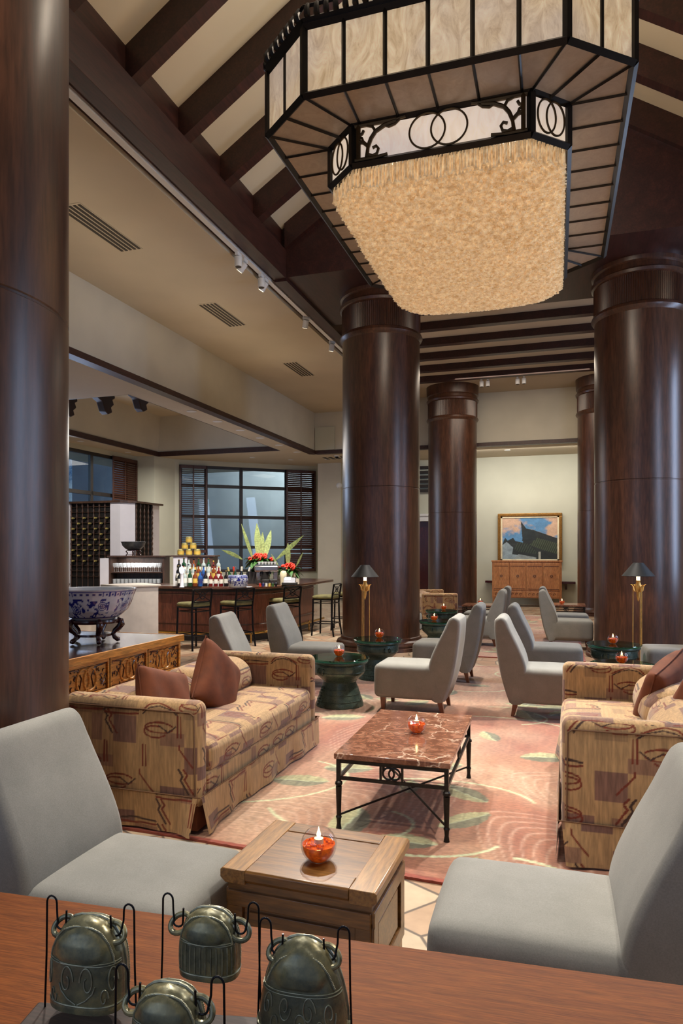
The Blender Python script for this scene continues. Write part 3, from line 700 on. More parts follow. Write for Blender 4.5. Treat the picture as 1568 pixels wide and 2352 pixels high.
def chair(x, y, rz, label, z=.014, scale=1):
    if first[0]: o = CH; first[0] = False; o.location = (x, y, z); o.rotation_euler = (0, 0, rz); o['label'] = label
    else: o = dup(CH, (x, y, z), rz, label)
    o['group'] = 'grey velvet armless lounge chairs'; o.scale = (scale,)*3; return o
chair(-1.69, 1.99, 0, 'grey armless lounge chair in the left foreground, facing the wooden side table', 0)
chair(.275, 2.175, pi, 'grey armless lounge chair in the right foreground, its pale back cut by the frame', 0)
chair(-1.012, 6.47, pi, 'grey chair facing left behind the marble coffee table, nearer of its pair')
chair(-.98, 8.1, pi, 'grey chair facing left behind the coffee table, farther of its pair')
chair(-.374, 6.6, 0, 'grey chair facing right behind the patterned sofa on the right, nearer of its pair')
chair(-.36, 8.15, 0, 'grey chair facing right with its arm-free seat beyond the nearer one, farther of its pair')
chair(-.95, 11.3, pi, 'distant grey chair facing left near the wooden cabinet, nearer of two')
chair(-.95, 12.4, pi, 'distant grey chair facing left, right in front of the left marble table')
chair(-.10, 11.35, 0, 'distant grey chair facing right beside the right column, nearer of two')
chair(-.12, 12.4, 0, 'distant grey chair facing right, right in front of the right marble table')
chair(-2.98, 6.0, .12, 'grey chair back seen behind the patterned sofa, left of its neighbour')
chair(-2.98, 7.35, .05, 'grey chair facing right beside the drum table and first bar stools')
chair(1.56, 8.35, pi+.05, 'grey chair at the right edge beside the farther green drum table')
chair(1.55, 6.95, pi+.05, 'grey chair at the right edge, only a seat corner showing over the sofa')
chair(-2.88, 11.6, 0, 'grey chair seat peeking out from behind the round column')

# ================================================================== SOFAS
def make_sofa(L, D=.86, ncush=2, ytop=.70):
    """front faces +x, length along +y from 0"""
    t = thing('patterned_sofa', 'x', 'sofa'); F_ = 'sofa_fabric'
    def part(nm, *a, **kw):
        par = kw.pop('parent', t); m = rbox_grid(*a, **kw); return m.build(nm, F_, par, col=fabcol(m.uv), smooth=60)
    st = .005
    part('arm', -D, 0, 0, .115, .13, ytop, .05, st, puff=(.0, .01, 0))
    part('arm', -D, 0, L-.115, L, .13, ytop, .05, st, puff=(.0, .01, 0))
    part('back', -D, -D+.16, .09, L-.09, .205, ytop-.08, .05, st)
    part('seat_rail', -D+.1, -.004, .1, L-.1, .15, .30, .02, st)
    part('seat_cushion', -D+.14, .0, .12, L-.12, .29, .455, .05, st, puff=(.015, .0, .02))
    cw = (L-.24)/ncush
    for i in range(ncush):
        y0 = .12+i*cw
        part('back_cushion', -D+.08, -D+.40, y0+.005, y0+cw-.005, .43, ytop-.03, .09, st, puff=(.04, .01, .02),
             deform=lambda P: P+np.stack([-(P[:, 2]-.43)*.22+0*P[:, 0], 0*P[:, 0], 0*P[:, 0]], 1))
    # skirt: wavy panels with an inverted pleat at every corner
    def skirt(p, q, nrm, u0):
        L_ = math.hypot(q[0]-p[0], q[1]-p[1]); n = int(L_/.005); hh = 40; vs = []; uv = []
        for i in range(n+1):
            s_ = i/n
            for j in range(hh+1):
                z = .012+.2*j/hh; fl = (1-j/hh); e = min(s_, 1-s_)*L_
                wob = fl*(.012*sin(s_*L_*9+u0)+.006*sin(s_*L_*23))+fl*.03*math.exp(-(e/.09)**2)
                cut = fl*.02*math.exp(-(e/.05)**2)
                s2 = s_+(cut/L_ if s_ < .5 else -cut/L_)
                vs.append((p[0]+(q[0]-p[0])*s2+nrm[0]*(wob+.015), p[1]+(q[1]-p[1])*s2+nrm[1]*(wob+.015), z)); uv.append((s_*L_+u0, z-.03))
        fs = [(i*(hh+1)+j, (i+1)*(hh+1)+j, (i+1)*(hh+1)+j+1, i*(hh+1)+j+1) for i in range(n) for j in range(hh)]
        m = MB().add(vs, fs); m.build('skirt', F_, t, col=fabcol(np.array(uv)), smooth=60)
    skirt((-D, 0), (0, 0), (0, -1), .1); skirt((0, 0), (0, L), (1, 0), .4); skirt((0, L), (-D, L), (0, 1), .2); skirt((-D, L), (-D, 0), (-1, 0), .7)
    fill = MB().box(-D+.02, -.02, .02, L-.02, .02, .22); fill.build('skirt_lining', 'brown_velvet', t)
    m = MB(); r = .0032; z = .21
    m.tube([(-D, -.016, z), (.016, -.016, z), (.016, L+.016, z), (-D, L+.016, z)], r, 6)
    for y in (-.007, L+.007): m.tube([(-D+.05, y*.3 if y < 0 else L+.002, ytop-.05), (-.25, y if y < 0 else L+.007, ytop-.052), (-.05, y*.4 if y < 0 else L+.003, ytop-.055), (-.028, 0 if y < 0 else L, ytop-.07), (-.022, 0 if y < 0 else L, .21)], .004, 6)
    m.build('piping', 'piping_brown', t)
    return t
sL = make_sofa(1.84); sL.location = (-1.785, 3.18, .014)
tag(sL, 'beige and rust patterned sofa on the left with two brown cushions leaning in it', 'sofa', 'patterned skirted sofas')
sR = dup(sL, (.04, 5.27, .014), pi-.01, 'beige and rust patterned sofa on the right, cut by the frame'); 
sF = dup(sL, (-2.0, 14.6, .014), .35, 'distant patterned sofa half hidden behind the round column', scale=.9)
# throw cushions
def cushion(loc, rot, label, s=.44, th=.17):
    n = 28; vs = []; idx = {}
    for sd in (1, -1):
        for i in range(n+1):
            for j in range(n+1):
                a, b = 2*i/n-1, 2*j/n-1; e = (1-a**4)*(1-b**4); pinch = 1-.10*(a*a*(1-b*b)+b*b*(1-a*a))*0-.05*(1-abs(abs(a)-abs(b)))*max(abs(a), abs(b))**6*0
                k_ = 1-.07*(1-min(abs(a), abs(b))**2)*max(abs(a), abs(b))**3
                x, z = a*s/2*k_, b*s/2*k_; y = sd*th/2*max(e, 0)**.42*(1+.08*sin(a*5+b*3)*e)
                if i in (0, n) or j in (0, n):
                    if (i, j) not in idx: idx[(i, j)] = len(vs); vs.append((x, 0, z))
                    idx[(i, j, sd)] = idx[(i, j)]
                else: idx[(i, j, sd)] = len(vs); vs.append((x, y, z))
    fs = []
    for sd in (1, -1):
        for i in range(n):
            for j in range(n):
                q = (idx[(i, j, sd)], idx[(i+1, j, sd)], idx[(i+1, j+1, sd)], idx[(i, j+1, sd)]); fs.append(q if sd < 0 else q[::-1])
    t = thing('throw_cushion', label, 'cushion', loc, 0, 'brown throw cushions on the sofas'); t.rotation_euler = rot
    MB().add(vs, fs).build('cushion_cover', 'brown_velvet', t, smooth=80)
    k1 = lambda a, b: 1-.07*(1-min(abs(a), abs(b))**2)*max(abs(a), abs(b))**3
    P = [(-1+2*i/10, -1) for i in range(10)]+[(1, -1+2*i/10) for i in range(10)]+[(1-2*i/10, 1) for i in range(10)]+[(-1, 1-2*i/10) for i in range(10)]
    MB().tube([(a*s/2*k1(a, b)*1.01, 0, b*s/2*k1(a, b)*1.01) for a, b in P], .005, 6, closed=True).build('piping', 'brown_velvet', t); return t
cushion((-2.20, 4.16, .62), (radians(-14), radians(38), radians(80)), 'brown velvet cushion standing on its corner, taller, farther along the left sofa', .46)
cushion((-2.24, 3.58, .60), (radians(-20), radians(16), radians(80)), 'brown velvet cushion low behind the near arm of the left sofa', .42)
cushion((.62, 4.72, .62), (radians(-20), radians(14), radians(-118)), 'brown cushion leaning in the right sofa, left one', .46)
cushion((.72, 4.30, .61), (radians(-22), radians(-8), radians(-112)), 'brown cushion leaning in the right sofa, cut by the frame', .46)

# ================================================================== COFFEE TABLES
def coffee_table(x, y, rz, label, name='coffee_table', w=.575, L=1.10, H=.44, grp='marble topped iron coffee tables'):
    t = thing(name, label, 'table', (x, y, .014), rz, grp)
    MB().box(-w/2-.012, w/2+.012, -L/2-.012, L/2+.012, H-.03, H).build('marble_top', 'red_marble', t, bevel=.004)
    f = MB()
    for z in (H-.045, H-.135):
        for s in (-1, 1): f.box(s*(w/2-.01)-.008, s*(w/2-.01)+.008, -L/2, L/2, z-.008, z+.008); f.box(-w/2, w/2, s*(L/2-.01)-.008, s*(L/2-.01)+.008, z-.008, z+.008)
    f.build('apron_frame', 'iron', t)
    for sy in (-1, 1):
        m = MB()
        for dx in (-.016, .016): m.tube([(dx+.03*cos(2*pi*i/20), sy*(L/2-.01), H-.09+.03*sin(2*pi*i/20)) for i in range(20)], .0055, 8, closed=True)
        for dx in (-.058, .058): m.box(dx-.006, dx+.006, sy*(L/2-.01)-.006, sy*(L/2-.01)+.006, H-.13, H-.05)
        m.build('ring_ornament', 'iron', t)
    for sx in (-1, 1):
        m = MB()
        for dy in (-.016, .016): m.tube([(sx*(w/2-.01), dy+.03*cos(2*pi*i/20), H-.09+.03*sin(2*pi*i/20)) for i in range(20)], .0055, 8, closed=True)
        m.build('ring_ornament', 'iron', t)
    for sx in (-1, 1):
        for sy in (-1, 1):
            m = MB(); X, Y = sx*(w/2-.01), sy*(L/2-.01); m.box(X-.011, X+.011, Y-.011, Y+.011, H-.15, H-.03)
            m.lathe([(.012, H-.15), (.02, H-.158), (.021, H-.168), (.013, H-.178)], 12, X, Y)
            m.lathe([(.017, H-.18), (.012, .07)], 12, X, Y); m.lathe([(.012, .075), (.017, .065), (.013, .055), (.011, .03), (.016, 0)], 12, X, Y)
            m.build('leg', 'iron', t)
    m = MB(); a, b = w/2-.01, L/2-.01
    m.cyl((-a, -b, .075), (a, b, .075), .006, seg=8); m.cyl((a, -b, .075), (-a, b, .075), .006, seg=8); m.build('cross_stretcher', 'iron', t)
    return t
coffee_table(-.838, 4.03, radians(.8), 'red marble coffee table on a black iron frame, in the middle of the carpet', H=.41, L=1.06, w=.60)
coffee_table(-1.45, 14.15, pi/2, 'distant marble table left of the cabinet with one glowing candle bowl', H=.44, w=.62, L=.72)
coffee_table(.18, 14.75, pi/2, 'distant marble table right of the cabinet with one candle bowl', H=.44, w=.62, L=.72)

# wooden side table
t = thing('side_table', 'square elm wood side table with a framed top, between the two foreground chairs', 'table', (-.757, 2.155, 0), -.03)
w, d, H = .475, .375, .5
def slab(z0, z1, e): return MB().box(-w/2-e, w/2+e, -d/2-e, d/2+e, z0, z1)
for s in (-1, 1): MB().extr([(s*(d/2+.004), H-.045), (s*(d/2+.02), H-.03), (s*(d/2+.02), H-.006), (s*(d/2+.014), H), (s*(d/2-.06), H), (s*(d/2-.06), H-.045)], -w/2+.066, w/2-.066, axis='x').build('top_rail', 'elm', t, bevel=.002)
m = MB(); m.extr([(-w/2-.004, H-.045), (-w/2-.022, H-.03), (-w/2-.022, H-.006), (-w/2-.014, H), (-w/2+.065, H), (-w/2+.065, H-.045)], -d/2-.018, d/2+.018)
m.build('top_breadboard', 'elm_edge', t, bevel=.002); m = MB()
m.extr([(w/2-.065, H-.045), (w/2-.065, H), (w/2+.014, H), (w/2+.022, H-.006), (w/2+.022, H-.03), (w/2+.004, H-.045)], -d/2-.018, d/2+.018)
m.build('top_breadboard', 'elm_edge', t, bevel=.002)
MB().box(-w/2+.065, w/2-.065, -d/2+.055, d/2-.055, H-.02, H-.003).build('top_panel', 'elm', t)
MB().box(-w/2-.002, w/2+.002, -d/2-.002, d/2+.002, H-.07, H-.045).build('waist', 'elm', t)
for nm, a, b, ax in (('front_panel', -1, 0, 0), ('back_panel', 1, 0, 0), ('side_panel', 0, -1, 1), ('side_panel', 0, 1, 1)):
    m = MB(); hw = (w if ax == 0 else d)/2; of = (d if ax == 0 else w)/2
    def bx(m, p, q, z0, z1, dep):
        s_ = a if ax == 0 else b
        y0, y1 = sorted((s_*(of-.03), s_*(of+dep)))
        m.box(p, q, y0, y1, z0, z1) if ax == 0 else m.box(y0, y1, p, q, z0, z1)
    bx(m, -hw, hw, H-.075-.045, H-.07, .01); bx(m, -hw, -hw+.05, H-.3, H-.1, .008); bx(m, hw-.05, hw, H-.3, H-.1, .008); bx(m, -hw, hw, H-.33, H-.28, .008)
    bx(m, -hw+.05, hw-.05, H-.29, H-.11, -.006); bx(m, -hw+.07, hw-.07, H-.27, H-.135, .002)
    m.build(nm, 'elm', t, bevel=.003)
for sx in (-1, 1):
    for sy in (-1, 1):
        X, Y = sx*(w/2-.022), sy*(d/2-.022); MB().box(X-.022, X+.022, Y-.022, Y+.022, 0, H-.07).build('leg', 'elm_edge', t, bevel=.003)

# ================================================================== CANDLE BOWLS
def make_candle(r, label, loc):
    t = thing('candle_bowl', label, 'candle', loc, group='round glass candle bowls with amber gel')
    pr = []; n = 18; a0, a1 = -math.acos(.93)*0-1.12, 1.02
    outer = [(r*cos(a), r+r*sin(a)-r*(1-.9)) for a in np.linspace(-1.12, 1.0, n)]
    MB().lathe([(0, outer[0][1])]+outer, 32, cap=False).build('glass_bowl', 'clear_glass', t, smooth=80)
    lev = r*.95; pts = [(p[0]*.92, p[1]+.002) for p in outer if p[1] < lev]
    m = MB().lathe([(0, pts[0][1])]+pts+[(pts[-1][0], lev), (0, lev+.001)], 28, cap=False); m.build('amber_gel', 'amber_wax', t, smooth=60)
    m = MB()
    for i in range(26):
        a = random.random()*2*pi; q = random.random()**.5*r*.8; m.sphere((q*cos(a), q*sin(a), lev+r*.02), r*random.uniform(.07, .12), 8)
    m.build('gel_beads', 'amber_wax', t, kind='stuff')
    MB().lathe([(0, lev), (r*.26, lev), (r*.26, lev+r*.3), (0, lev+r*.3)], 20, cap=False).build('tealight', 'cream', t)
    MB().lathe([(0, lev+r*.3), (r*.10, lev+r*.42), (r*.12, lev+r*.52), (r*.05, lev+r*.75), (0, lev+r*.95)], 12, cap=False).build('flame', 'flame', t, smooth=80)
    return t
CB = make_candle(.0585, 'large glass candle bowl with amber gel on the elm side table', (-.74, 2.10, .4975))
for loc, lb in (((-.80, 4.03, .4245), 'glass candle bowl glowing dark red on the red marble coffee table'),
                ((-2.05, 6.42, .484), 'candle bowl on the nearer left drum table, right of the patterned sofa'),
                ((-2.03, 7.95, .484), 'candle bowl on the left drum table in front of the lamp and column'),
                ((-1.76, 10.22, .484), 'candle bowl on the nearer of two far drum tables'),
                ((-1.93, 12.2, .484), 'candle bowl on the farthest drum table by the distant sofa'),
                ((.60, 8.22, .484), 'candle bowl on the farther right drum table, beside the standing lamp'),
                ((.57, 6.78, .484), 'candle bowl glowing right above the arm of the right sofa'),
                ((-1.5, 14.25, .454), 'small candle bowl on the distant marble table left of the cabinet'),
                ((.10, 14.7, .454), 'small candle bowl on the distant marble table right of the cabinet')):
    dup(CB, loc, 0, lb)

# ================================================================== DRUM TABLES
def make_drum():
    t = thing('drum_table', 'x', 'table')
    m = MB().lathe([(.0, 0), (.235, 0), (.235, .02), (.225, .04), (.205, .10), (.185, .16), (.165, .21), (.16, .235), (.17, .25), (.225, .30), (.24, .315), (.247, .34), (.247, .40), (.24, .412), (.272, .418), (.28, .43), (.278, .443), (.0, .445)], 64, cap=False)
    m.build('drum_body', 'drum_bronze', t, smooth=40)
    m = MB()
    for z, r in ((.06, .219), (.12, .199), (.17, .182), (.335, .247), (.395, .248), (.25, .17)):
        m.tube([(r*cos(2*pi*i/48), r*sin(2*pi*i/48), z) for i in range(48)], .004, 6, closed=True)
    m.build('raised_bands', 'drum_bronze', t)
    for a in (.9, 3.9):
        m = MB()
        for q in range(7): m.sphere(((.232-q*.008)*cos(a), (.232-q*.008)*sin(a), .03+.026*q), .012, 8)
        m.build('figure_ridge', 'drum_bronze', t)
    for a in (4.1, 4.35, 1.0, 1.25):
        m = MB(); m.tube([((.25+.018*sin(b))*cos(a), (.25+.018*sin(b))*sin(a), .355-.022*cos(b)) for b in np.linspace(0, pi, 8)], .008, 8); m.build('handle', 'drum_bronze', t)
    MB().lathe([(0, .453), (.288, .453), (.293, .457), (.293, .463), (.288, .468), (0, .468)], 64, cap=False).build('glass_top', 'table_glass', t, smooth=40)
    m = MB()
    for i in range(4): m.lathe([(.012, .443), (.012, .4535)], 12, .2*cos(i*pi/2+.4), .2*sin(i*pi/2+.4))
    m.build('glass_pads', 'chrome', t)
    return t
DR = make_drum(); fd = True
for x, y, rz, lb in ((-2.03, 6.38, 0, 'green bronze drum table with glass top, nearest one, right of the left sofa'), (-2.03, 7.87, 1.2, 'green drum table with glass top in front of the left standing lamp'),
                     (-1.70, 10.25, .4, 'green drum table partly hidden behind the grey chairs, near the round column'), (-1.95, 12.1, 2, 'farthest green drum table with glass top'),
                     (.61, 8.22, .05, 'green drum table with two loop handles in front of the right standing lamp'), (.58, 6.75, 2.2, 'drum table hidden behind the right sofa, under a candle bowl')):
    if fd: DR.location = (x, y, .014); DR.rotation_euler = (0, 0, rz); o = DR; fd = False
    else: o = dup(DR, (x, y, .014), rz)
    o['label'] = lb; o['group'] = 'bronze drum tables with glass tops'

# ================================================================== FLOOR LAMPS
def make_lamp():
    t = thing('floor_lamp', 'x', 'lamp')
    MB().lathe([(0, 0), (.12, 0), (.125, .015), (.11, .03), (.04, .04), (0, .045)], 32, cap=False).build('base', 'gold', t)
    for i in range(3):
        a = 2*pi*i/3+.5; r = .062
        MB().cyl((r*cos(a), r*sin(a), .03), (r*cos(a)*.95, r*sin(a)*.95, 1.02), .0055, seg=10).build('pole', 'gold', t)
    for i in range(6):
        a = 2*pi*i/6+.5
        MB().tube([(r_*cos(a), r_*sin(a), z) for r_, z in ((.03, .98), (.052, 1.0), (.056, 1.035), (.068, 1.06), (.088, 1.07))], [.008, .011, .009, .006, .002], 8).build('leaf', 'gold', t)
    MB().lathe([(0, .86), (.010, .88), (.02, .93), (.022, .97), (.03, 1.0), (.04, 1.03), (.038, 1.06), (.022, 1.1), (.028, 1.115), (.028, 1.12), (0, 1.122)], 20, cap=False).build('vase_stem', 'gold', t)
    MB().lathe([(0, 1.12), (.02, 1.12), (.022, 1.2), (0, 1.22)], 16, cap=False).build('bulb', 'bulb', t)
    MB().lathe([(.19, 1.175), (.06, 1.335), (.056, 1.335), (.186, 1.172)], 40, cap=False).lathe([(0, 1.332), (.058, 1.332), (.058, 1.336), (0, 1.336)], 40, cap=False).build('lamp_shade', 'shade_black', t)
    return t
LP = make_lamp(); LP.location = (-2.50, 9.0, 0)
tag(LP, 'slim gilt floor lamp with a black cone shade, in front of the left round column', 'lamp', 'gilt floor lamps with black shades')
dup(LP, (.98, 9.35, 0), .6, 'slim gilt floor lamp with a black cone shade, in front of the right round column').scale = (1.03,)*3
light('lamp_light', 'POINT', (-2.50, 9.0, 1.26), 14, (1, .7, .4), size=.03); light('lamp_light', 'POINT', (.98, 9.35, 1.29), 14, (1, .7, .4), size=.03)

# ================================================================== CHANDELIER
ch = thing('chandelier', 'huge octagonal alabaster and bronze chandelier with a hanging skirt of amber crystal', 'chandelier', (-.72, 5.61, 0))
def octo(hx, hy, cx, cy): return [(-hx+cx, -hy), (hx-cx, -hy), (hx, -hy+cy), (hx, hy-cy), (hx-cx, hy), (-hx+cx, hy), (-hx, hy-cy), (-hx, -hy+cy)]
OZ, OT = 4.33, 4.76
O = octo(1.145, 1.645, .37, .30); I = octo(.785, 1.275, .215, .2)
def lerp(a, b, t): return tuple(a[i]+(b[i]-a[i])*t for i in range(len(a)))
fr = MB(); b_ = .017
def bar(m, p, q, r=b_, seg=4): m.tube([p, q], r, seg)
npan = [6, 2, 10, 2, 6, 2, 10, 2]
for k_ in range(8):
    p, q = O[k_], O[(k_+1) % 8]; ip, iq = I[k_], I[(k_+1) % 8]
    # vertical lit panels
    MB().add([p+(OZ,), q+(OZ,), q+(OT,), p+(OT,)], [(0, 1, 2, 3)]).add([(a*.99, b*.99, z) for (a, b), z in ((p, OZ), (q, OZ), (q, OT), (p, OT))], [(3, 2, 1, 0)]).build('alabaster_panel', 'alabaster_lit', ch, smooth=0)
    # flat soffit panels
    MB().add([p+(OZ,), q+(OZ,), iq+(OZ,), ip+(OZ,)]+[p+(OZ+.01,), q+(OZ+.01,), iq+(OZ+.01,), ip+(OZ+.01,)], [(3, 2, 1, 0), (4, 5, 6, 7)]).build('soffit_panel', 'alabaster_soffit', ch, smooth=0)
    FB = OZ-.265
    MB().add([ip+(FB,), iq+(FB,), iq+(OZ,), ip+(OZ,)]+[(a*.985, b*.985, z) for (a, b), z in ((ip, FB), (iq, FB), (iq, OZ), (ip, OZ))], [(0, 1, 2, 3), (7, 6, 5, 4)]).build('frieze_panel', 'alabaster_frieze', ch, smooth=0)
    for z in (OZ, OT): bar(fr, p+(z,), q+(z,), .026)
    bar(fr, p+(OZ,), p+(OT,), .026)
    bar(fr, ip+(OZ,), iq+(OZ,), .026); bar(fr, ip+(FB,), iq+(FB,), .026); bar(fr, ip+(FB,), ip+(OZ,), .028)
    bar(fr, p+(OZ-.006,), ip+(OZ-.006,), .010)
    n = npan[k_]
    for j in range(1, n): bar(fr, lerp(p, q, j/n)+(OZ,), lerp(p, q, j/n)+(OT,), .014)
    if k_ % 2 == 0:
        for j in range(0, n+1):
            a = lerp(p, q, j/n)
            t_ = ((a[0]-ip[0]) if k_ in (0, 4) else (a[1]-ip[1]))/((iq[0]-ip[0]) if k_ in (0, 4) else (iq[1]-ip[1]))
            bar(fr, a+(OZ-.006,), lerp(ip, iq, min(1, max(0, t_)))+(OZ-.006,), .009)
    else: bar(fr, lerp(p, q, .5)+(OZ-.006,), lerp(ip, iq, .5)+(OZ-.006,), .012)
fr.build('frame', 'bronze_frame', ch, smooth=0)
cr = MB()
for k_ in range(8):
    p, q = O[k_], O[(k_+1) % 8]; L_ = math.dist(p, q); n = int(L_/.062)
    cr.tube([p+(OT+.03,), q+(OT+.03,)], .03, 4); cr.tube([p+(OT+.125,), q+(OT+.125,)], .014, 4)
    dx, dy = (q[1]-p[1])/L_, -(q[0]-p[0])/L_
    for j in range(n):
        a = lerp(p, q, (j+.5)/n)
        cr.tube([(a[0]+dx*o_, a[1]+dy*o_, OT+z) for o_, z in ((.0, .03), (.03, .05), (.035, .08), (.015, .12))], [.016, .020, .018, .012], 6)
cr.build('cresting', 'bronze_frame', ch, smooth=50)
# twin ring and scroll ornaments on the frieze
def on_face(k_, u, z, off=.012):
    p, q = I[k_], I[(k_+1) % 8]; L_ = math.dist(p, q); dx, dy = (q[1]-p[1])/L_, -(q[0]-p[0])/L_; a = lerp(p, q, .5+u/L_)
    return (a[0]+dx*off, a[1]+dy*off, FB+z)
for k_ in range(8):
    L_ = math.dist(I[k_], I[(k_+1) % 8]); hh = .265/2; m = MB()
    for s in (-1, 1):
        if L_ < .5: rx, rz_, c = L_*.245, .103, L_*.12*s
        else: rx, rz_, c = .115, .112, .07*s
        m.tube([on_face(k_, c+rx*cos(a), hh+rz_*sin(a), .014) for a in np.linspace(0, 2*pi, 41)[:-1]], .0065, 8, closed=True)
    m.build('ring_ornament', 'ornament_bronze', ch)
    if L_ > .5:
        for s in (-1, 1):
            m = MB(); E_ = L_/2
            def T(u, z): return on_face(k_, s*u, z, .013)
            pl = lambda pts, r: m.tube([T(E_-a, b) for a, b in pts], r*(1.25 if r < .012 else 1), 6)
            # border and irregular carved edge
            for pts, r in ((((.045, .02), (.045, .245)), .016), (((.02, .245), (.3, .245)), .014), (((.3, .245), (.36, .252)), .008), (((.02, .022), (.16, .022)), .012), (((.16, .022), (.24, .03)), .008),
                           (((.05, .14), (.08, .13), (.11, .10), (.105, .06), (.10, .03)), .013), (((.11, .10), (.13, .15), (.16, .19), (.22, .22), (.3, .235)), .011),
                           (((.16, .19), (.14, .225), (.1, .24)), .008), (((.105, .05), (.14, .035), (.17, .045), (.18, .075), (.165, .095), (.14, .085)), .008),
                           (((.22, .22), (.25, .205), (.29, .215), (.32, .24)), .007), (((.05, .18), (.07, .19), (.08, .21)), .008), (((.08, .13), (.07, .16), (.05, .17)), .007)):
                pl(pts, r)
            m.build('scroll_ornament', 'ornament_bronze', ch, smooth=50)
# crystal skirt: thousands of little fluted tubes, one uncountable mass
def crystals():
    V = []; F = []; off = 0; st = .0235; rg = random.Random(2)
    hx, hy = .775, 1.262
    xs = np.arange(-hx, hx, st); ys = np.arange(-hy, hy, st*.9); S_ = 7
    for j, y in enumerate(ys):
        for x in xs:
            x_ = x+(st/2 if j % 2 else 0)+rg.uniform(-.003, .003); y_ = y+rg.uniform(-.003, .003); ax, ay = abs(x_), abs(y_)
            if ax > hx or ay > hy or (ax-(hx-.215))/.215+(ay-(hy-.2))/.2 > 1: continue
            e = min(hx-ax, hy-ay, (.2075-(max(0, ax-hx+.215)+max(0, ay-hy+.2)))*.7)
            rim = e < st*2.6
            bot = 3.83+.045*(x_/hx)**2+.04*(y_/hy)**2+(.05*max(0, 1-e/.12)**2)+rg.uniform(-.010, .010)
            topz = FB+.0 if rim else bot+.055; r = .0095; a0 = rg.random()*6
            rings = [(r*.55, topz), (r*.7, bot+.02), (r*1.25, bot+.004), (r*1.35, bot)]
            for q, (rr, z) in enumerate(rings):
                for s in range(S_): a = a0+2*pi*s/S_; V.append((x_+rr*cos(a), y_+rr*sin(a), z+(rg.uniform(-.002, .002) if q > 1 else 0)))
            for q in range(3):
                for s in range(S_): F.append((off+q*S_+s, off+q*S_+(s+1) % S_, off+(q+1)*S_+(s+1) % S_, off+(q+1)*S_+s))
            off += 4*S_
    m = MB(); m.v = V; m.f = F; return m
crystals().build('crystal_skirt', 'crystal', ch, smooth=0, kind='stuff')
bl = octo(.77, 1.26, .21, .2)
MB().prism(bl, FB+.02, FB+.03).build('crystal_tray', 'bronze_frame', ch)
sp_ = octo(.74, 1.23, .2, .19); MB().prism(sp_, 3.935, 3.94).build('diffuser_sheet', 'crystal', ch)
for sx in (-.6, .6):
    for sy in (-.9, .9): MB().cyl((sx, sy, OT), (sx*.2, sy*.6, 7.7), .014, seg=8).build('suspension_rod', 'bronze_frame', ch)
MB().box(-.85, .85, -1.3, 1.3, OT, OT+.05).build('top_tray', 'bronze_frame', ch)
for i in range(3):
    for j in range(2): light('chandelier_bulb', 'POINT', (-.72+(-.4, .4)[j], 5.61+(-.85, 0, .85)[i], 4.02), 9, (1, .84, .62), size=.05)
light('chandelier_uplight', 'POINT', (-.72, 5.0, 5.6), 60, WARM, size=.3); light('chandelier_uplight', 'POINT', (-.72, 6.6, 5.6), 60, WARM, size=.3)

# ================================================================== FOREGROUND DESK, BELLS
t = thing('console_desk', 'orange-brown teak desk top across the bottom of the view, holding the bronze bells', 'desk', (-.4, 1.268, 0), radians(3.9))
MB().box(-1.6, 1.6, -.7, 0, .72, .75).build('desk_top', 'teak', t, bevel=.003)
MB().box(-1.5, 1.5, -.65, -.05, .60, .72).build('apron', 'teak', t)
for x in (-1.45, 1.45):
    for y in (-.62, -.08): MB().box(x-.03, x+.03, y-.03, y+.03, 0, .6).build('leg', 'teak', t)
st = MB(); SP = [(-.972, 1.10), (-.66, 1.13), (-.30, 1.10), (-.22, .86), (-.60, .80), (-.95, .92)]
SP = [(-.79, .895), (-.26, 1.005), (-.14, .62), (-.72, .52)]
t = thing('bell_stand', 'dark rough wooden base with thin iron wires carrying the four bronze bells', 'stand', (-.5, .8, .75))
MB().prism([(x+.5, y-.8) for x, y in SP], 0, .034).build('base', 'base_wood', t, bevel=.004)
BELLS = [(-.692, .895, .151, .060, .805, .937, 'scroll', 'round-shouldered bronze bell with heart shaped scrolls, hanging at the far left'),
         (-.517, .957, .161, .0475, .845, .945, 'rib', 'small ribbed bronze bell hanging at the back, second from left'),
         (-.478, .775, .152, .0470, .85, .944, 'rib', 'ribbed bronze bell in front, cut by the bottom of the frame'),
         (-.352, .935, .137, .0655, .808, .940, 'curl', 'largest dark bronze bell with curling relief, hanging at the right')]
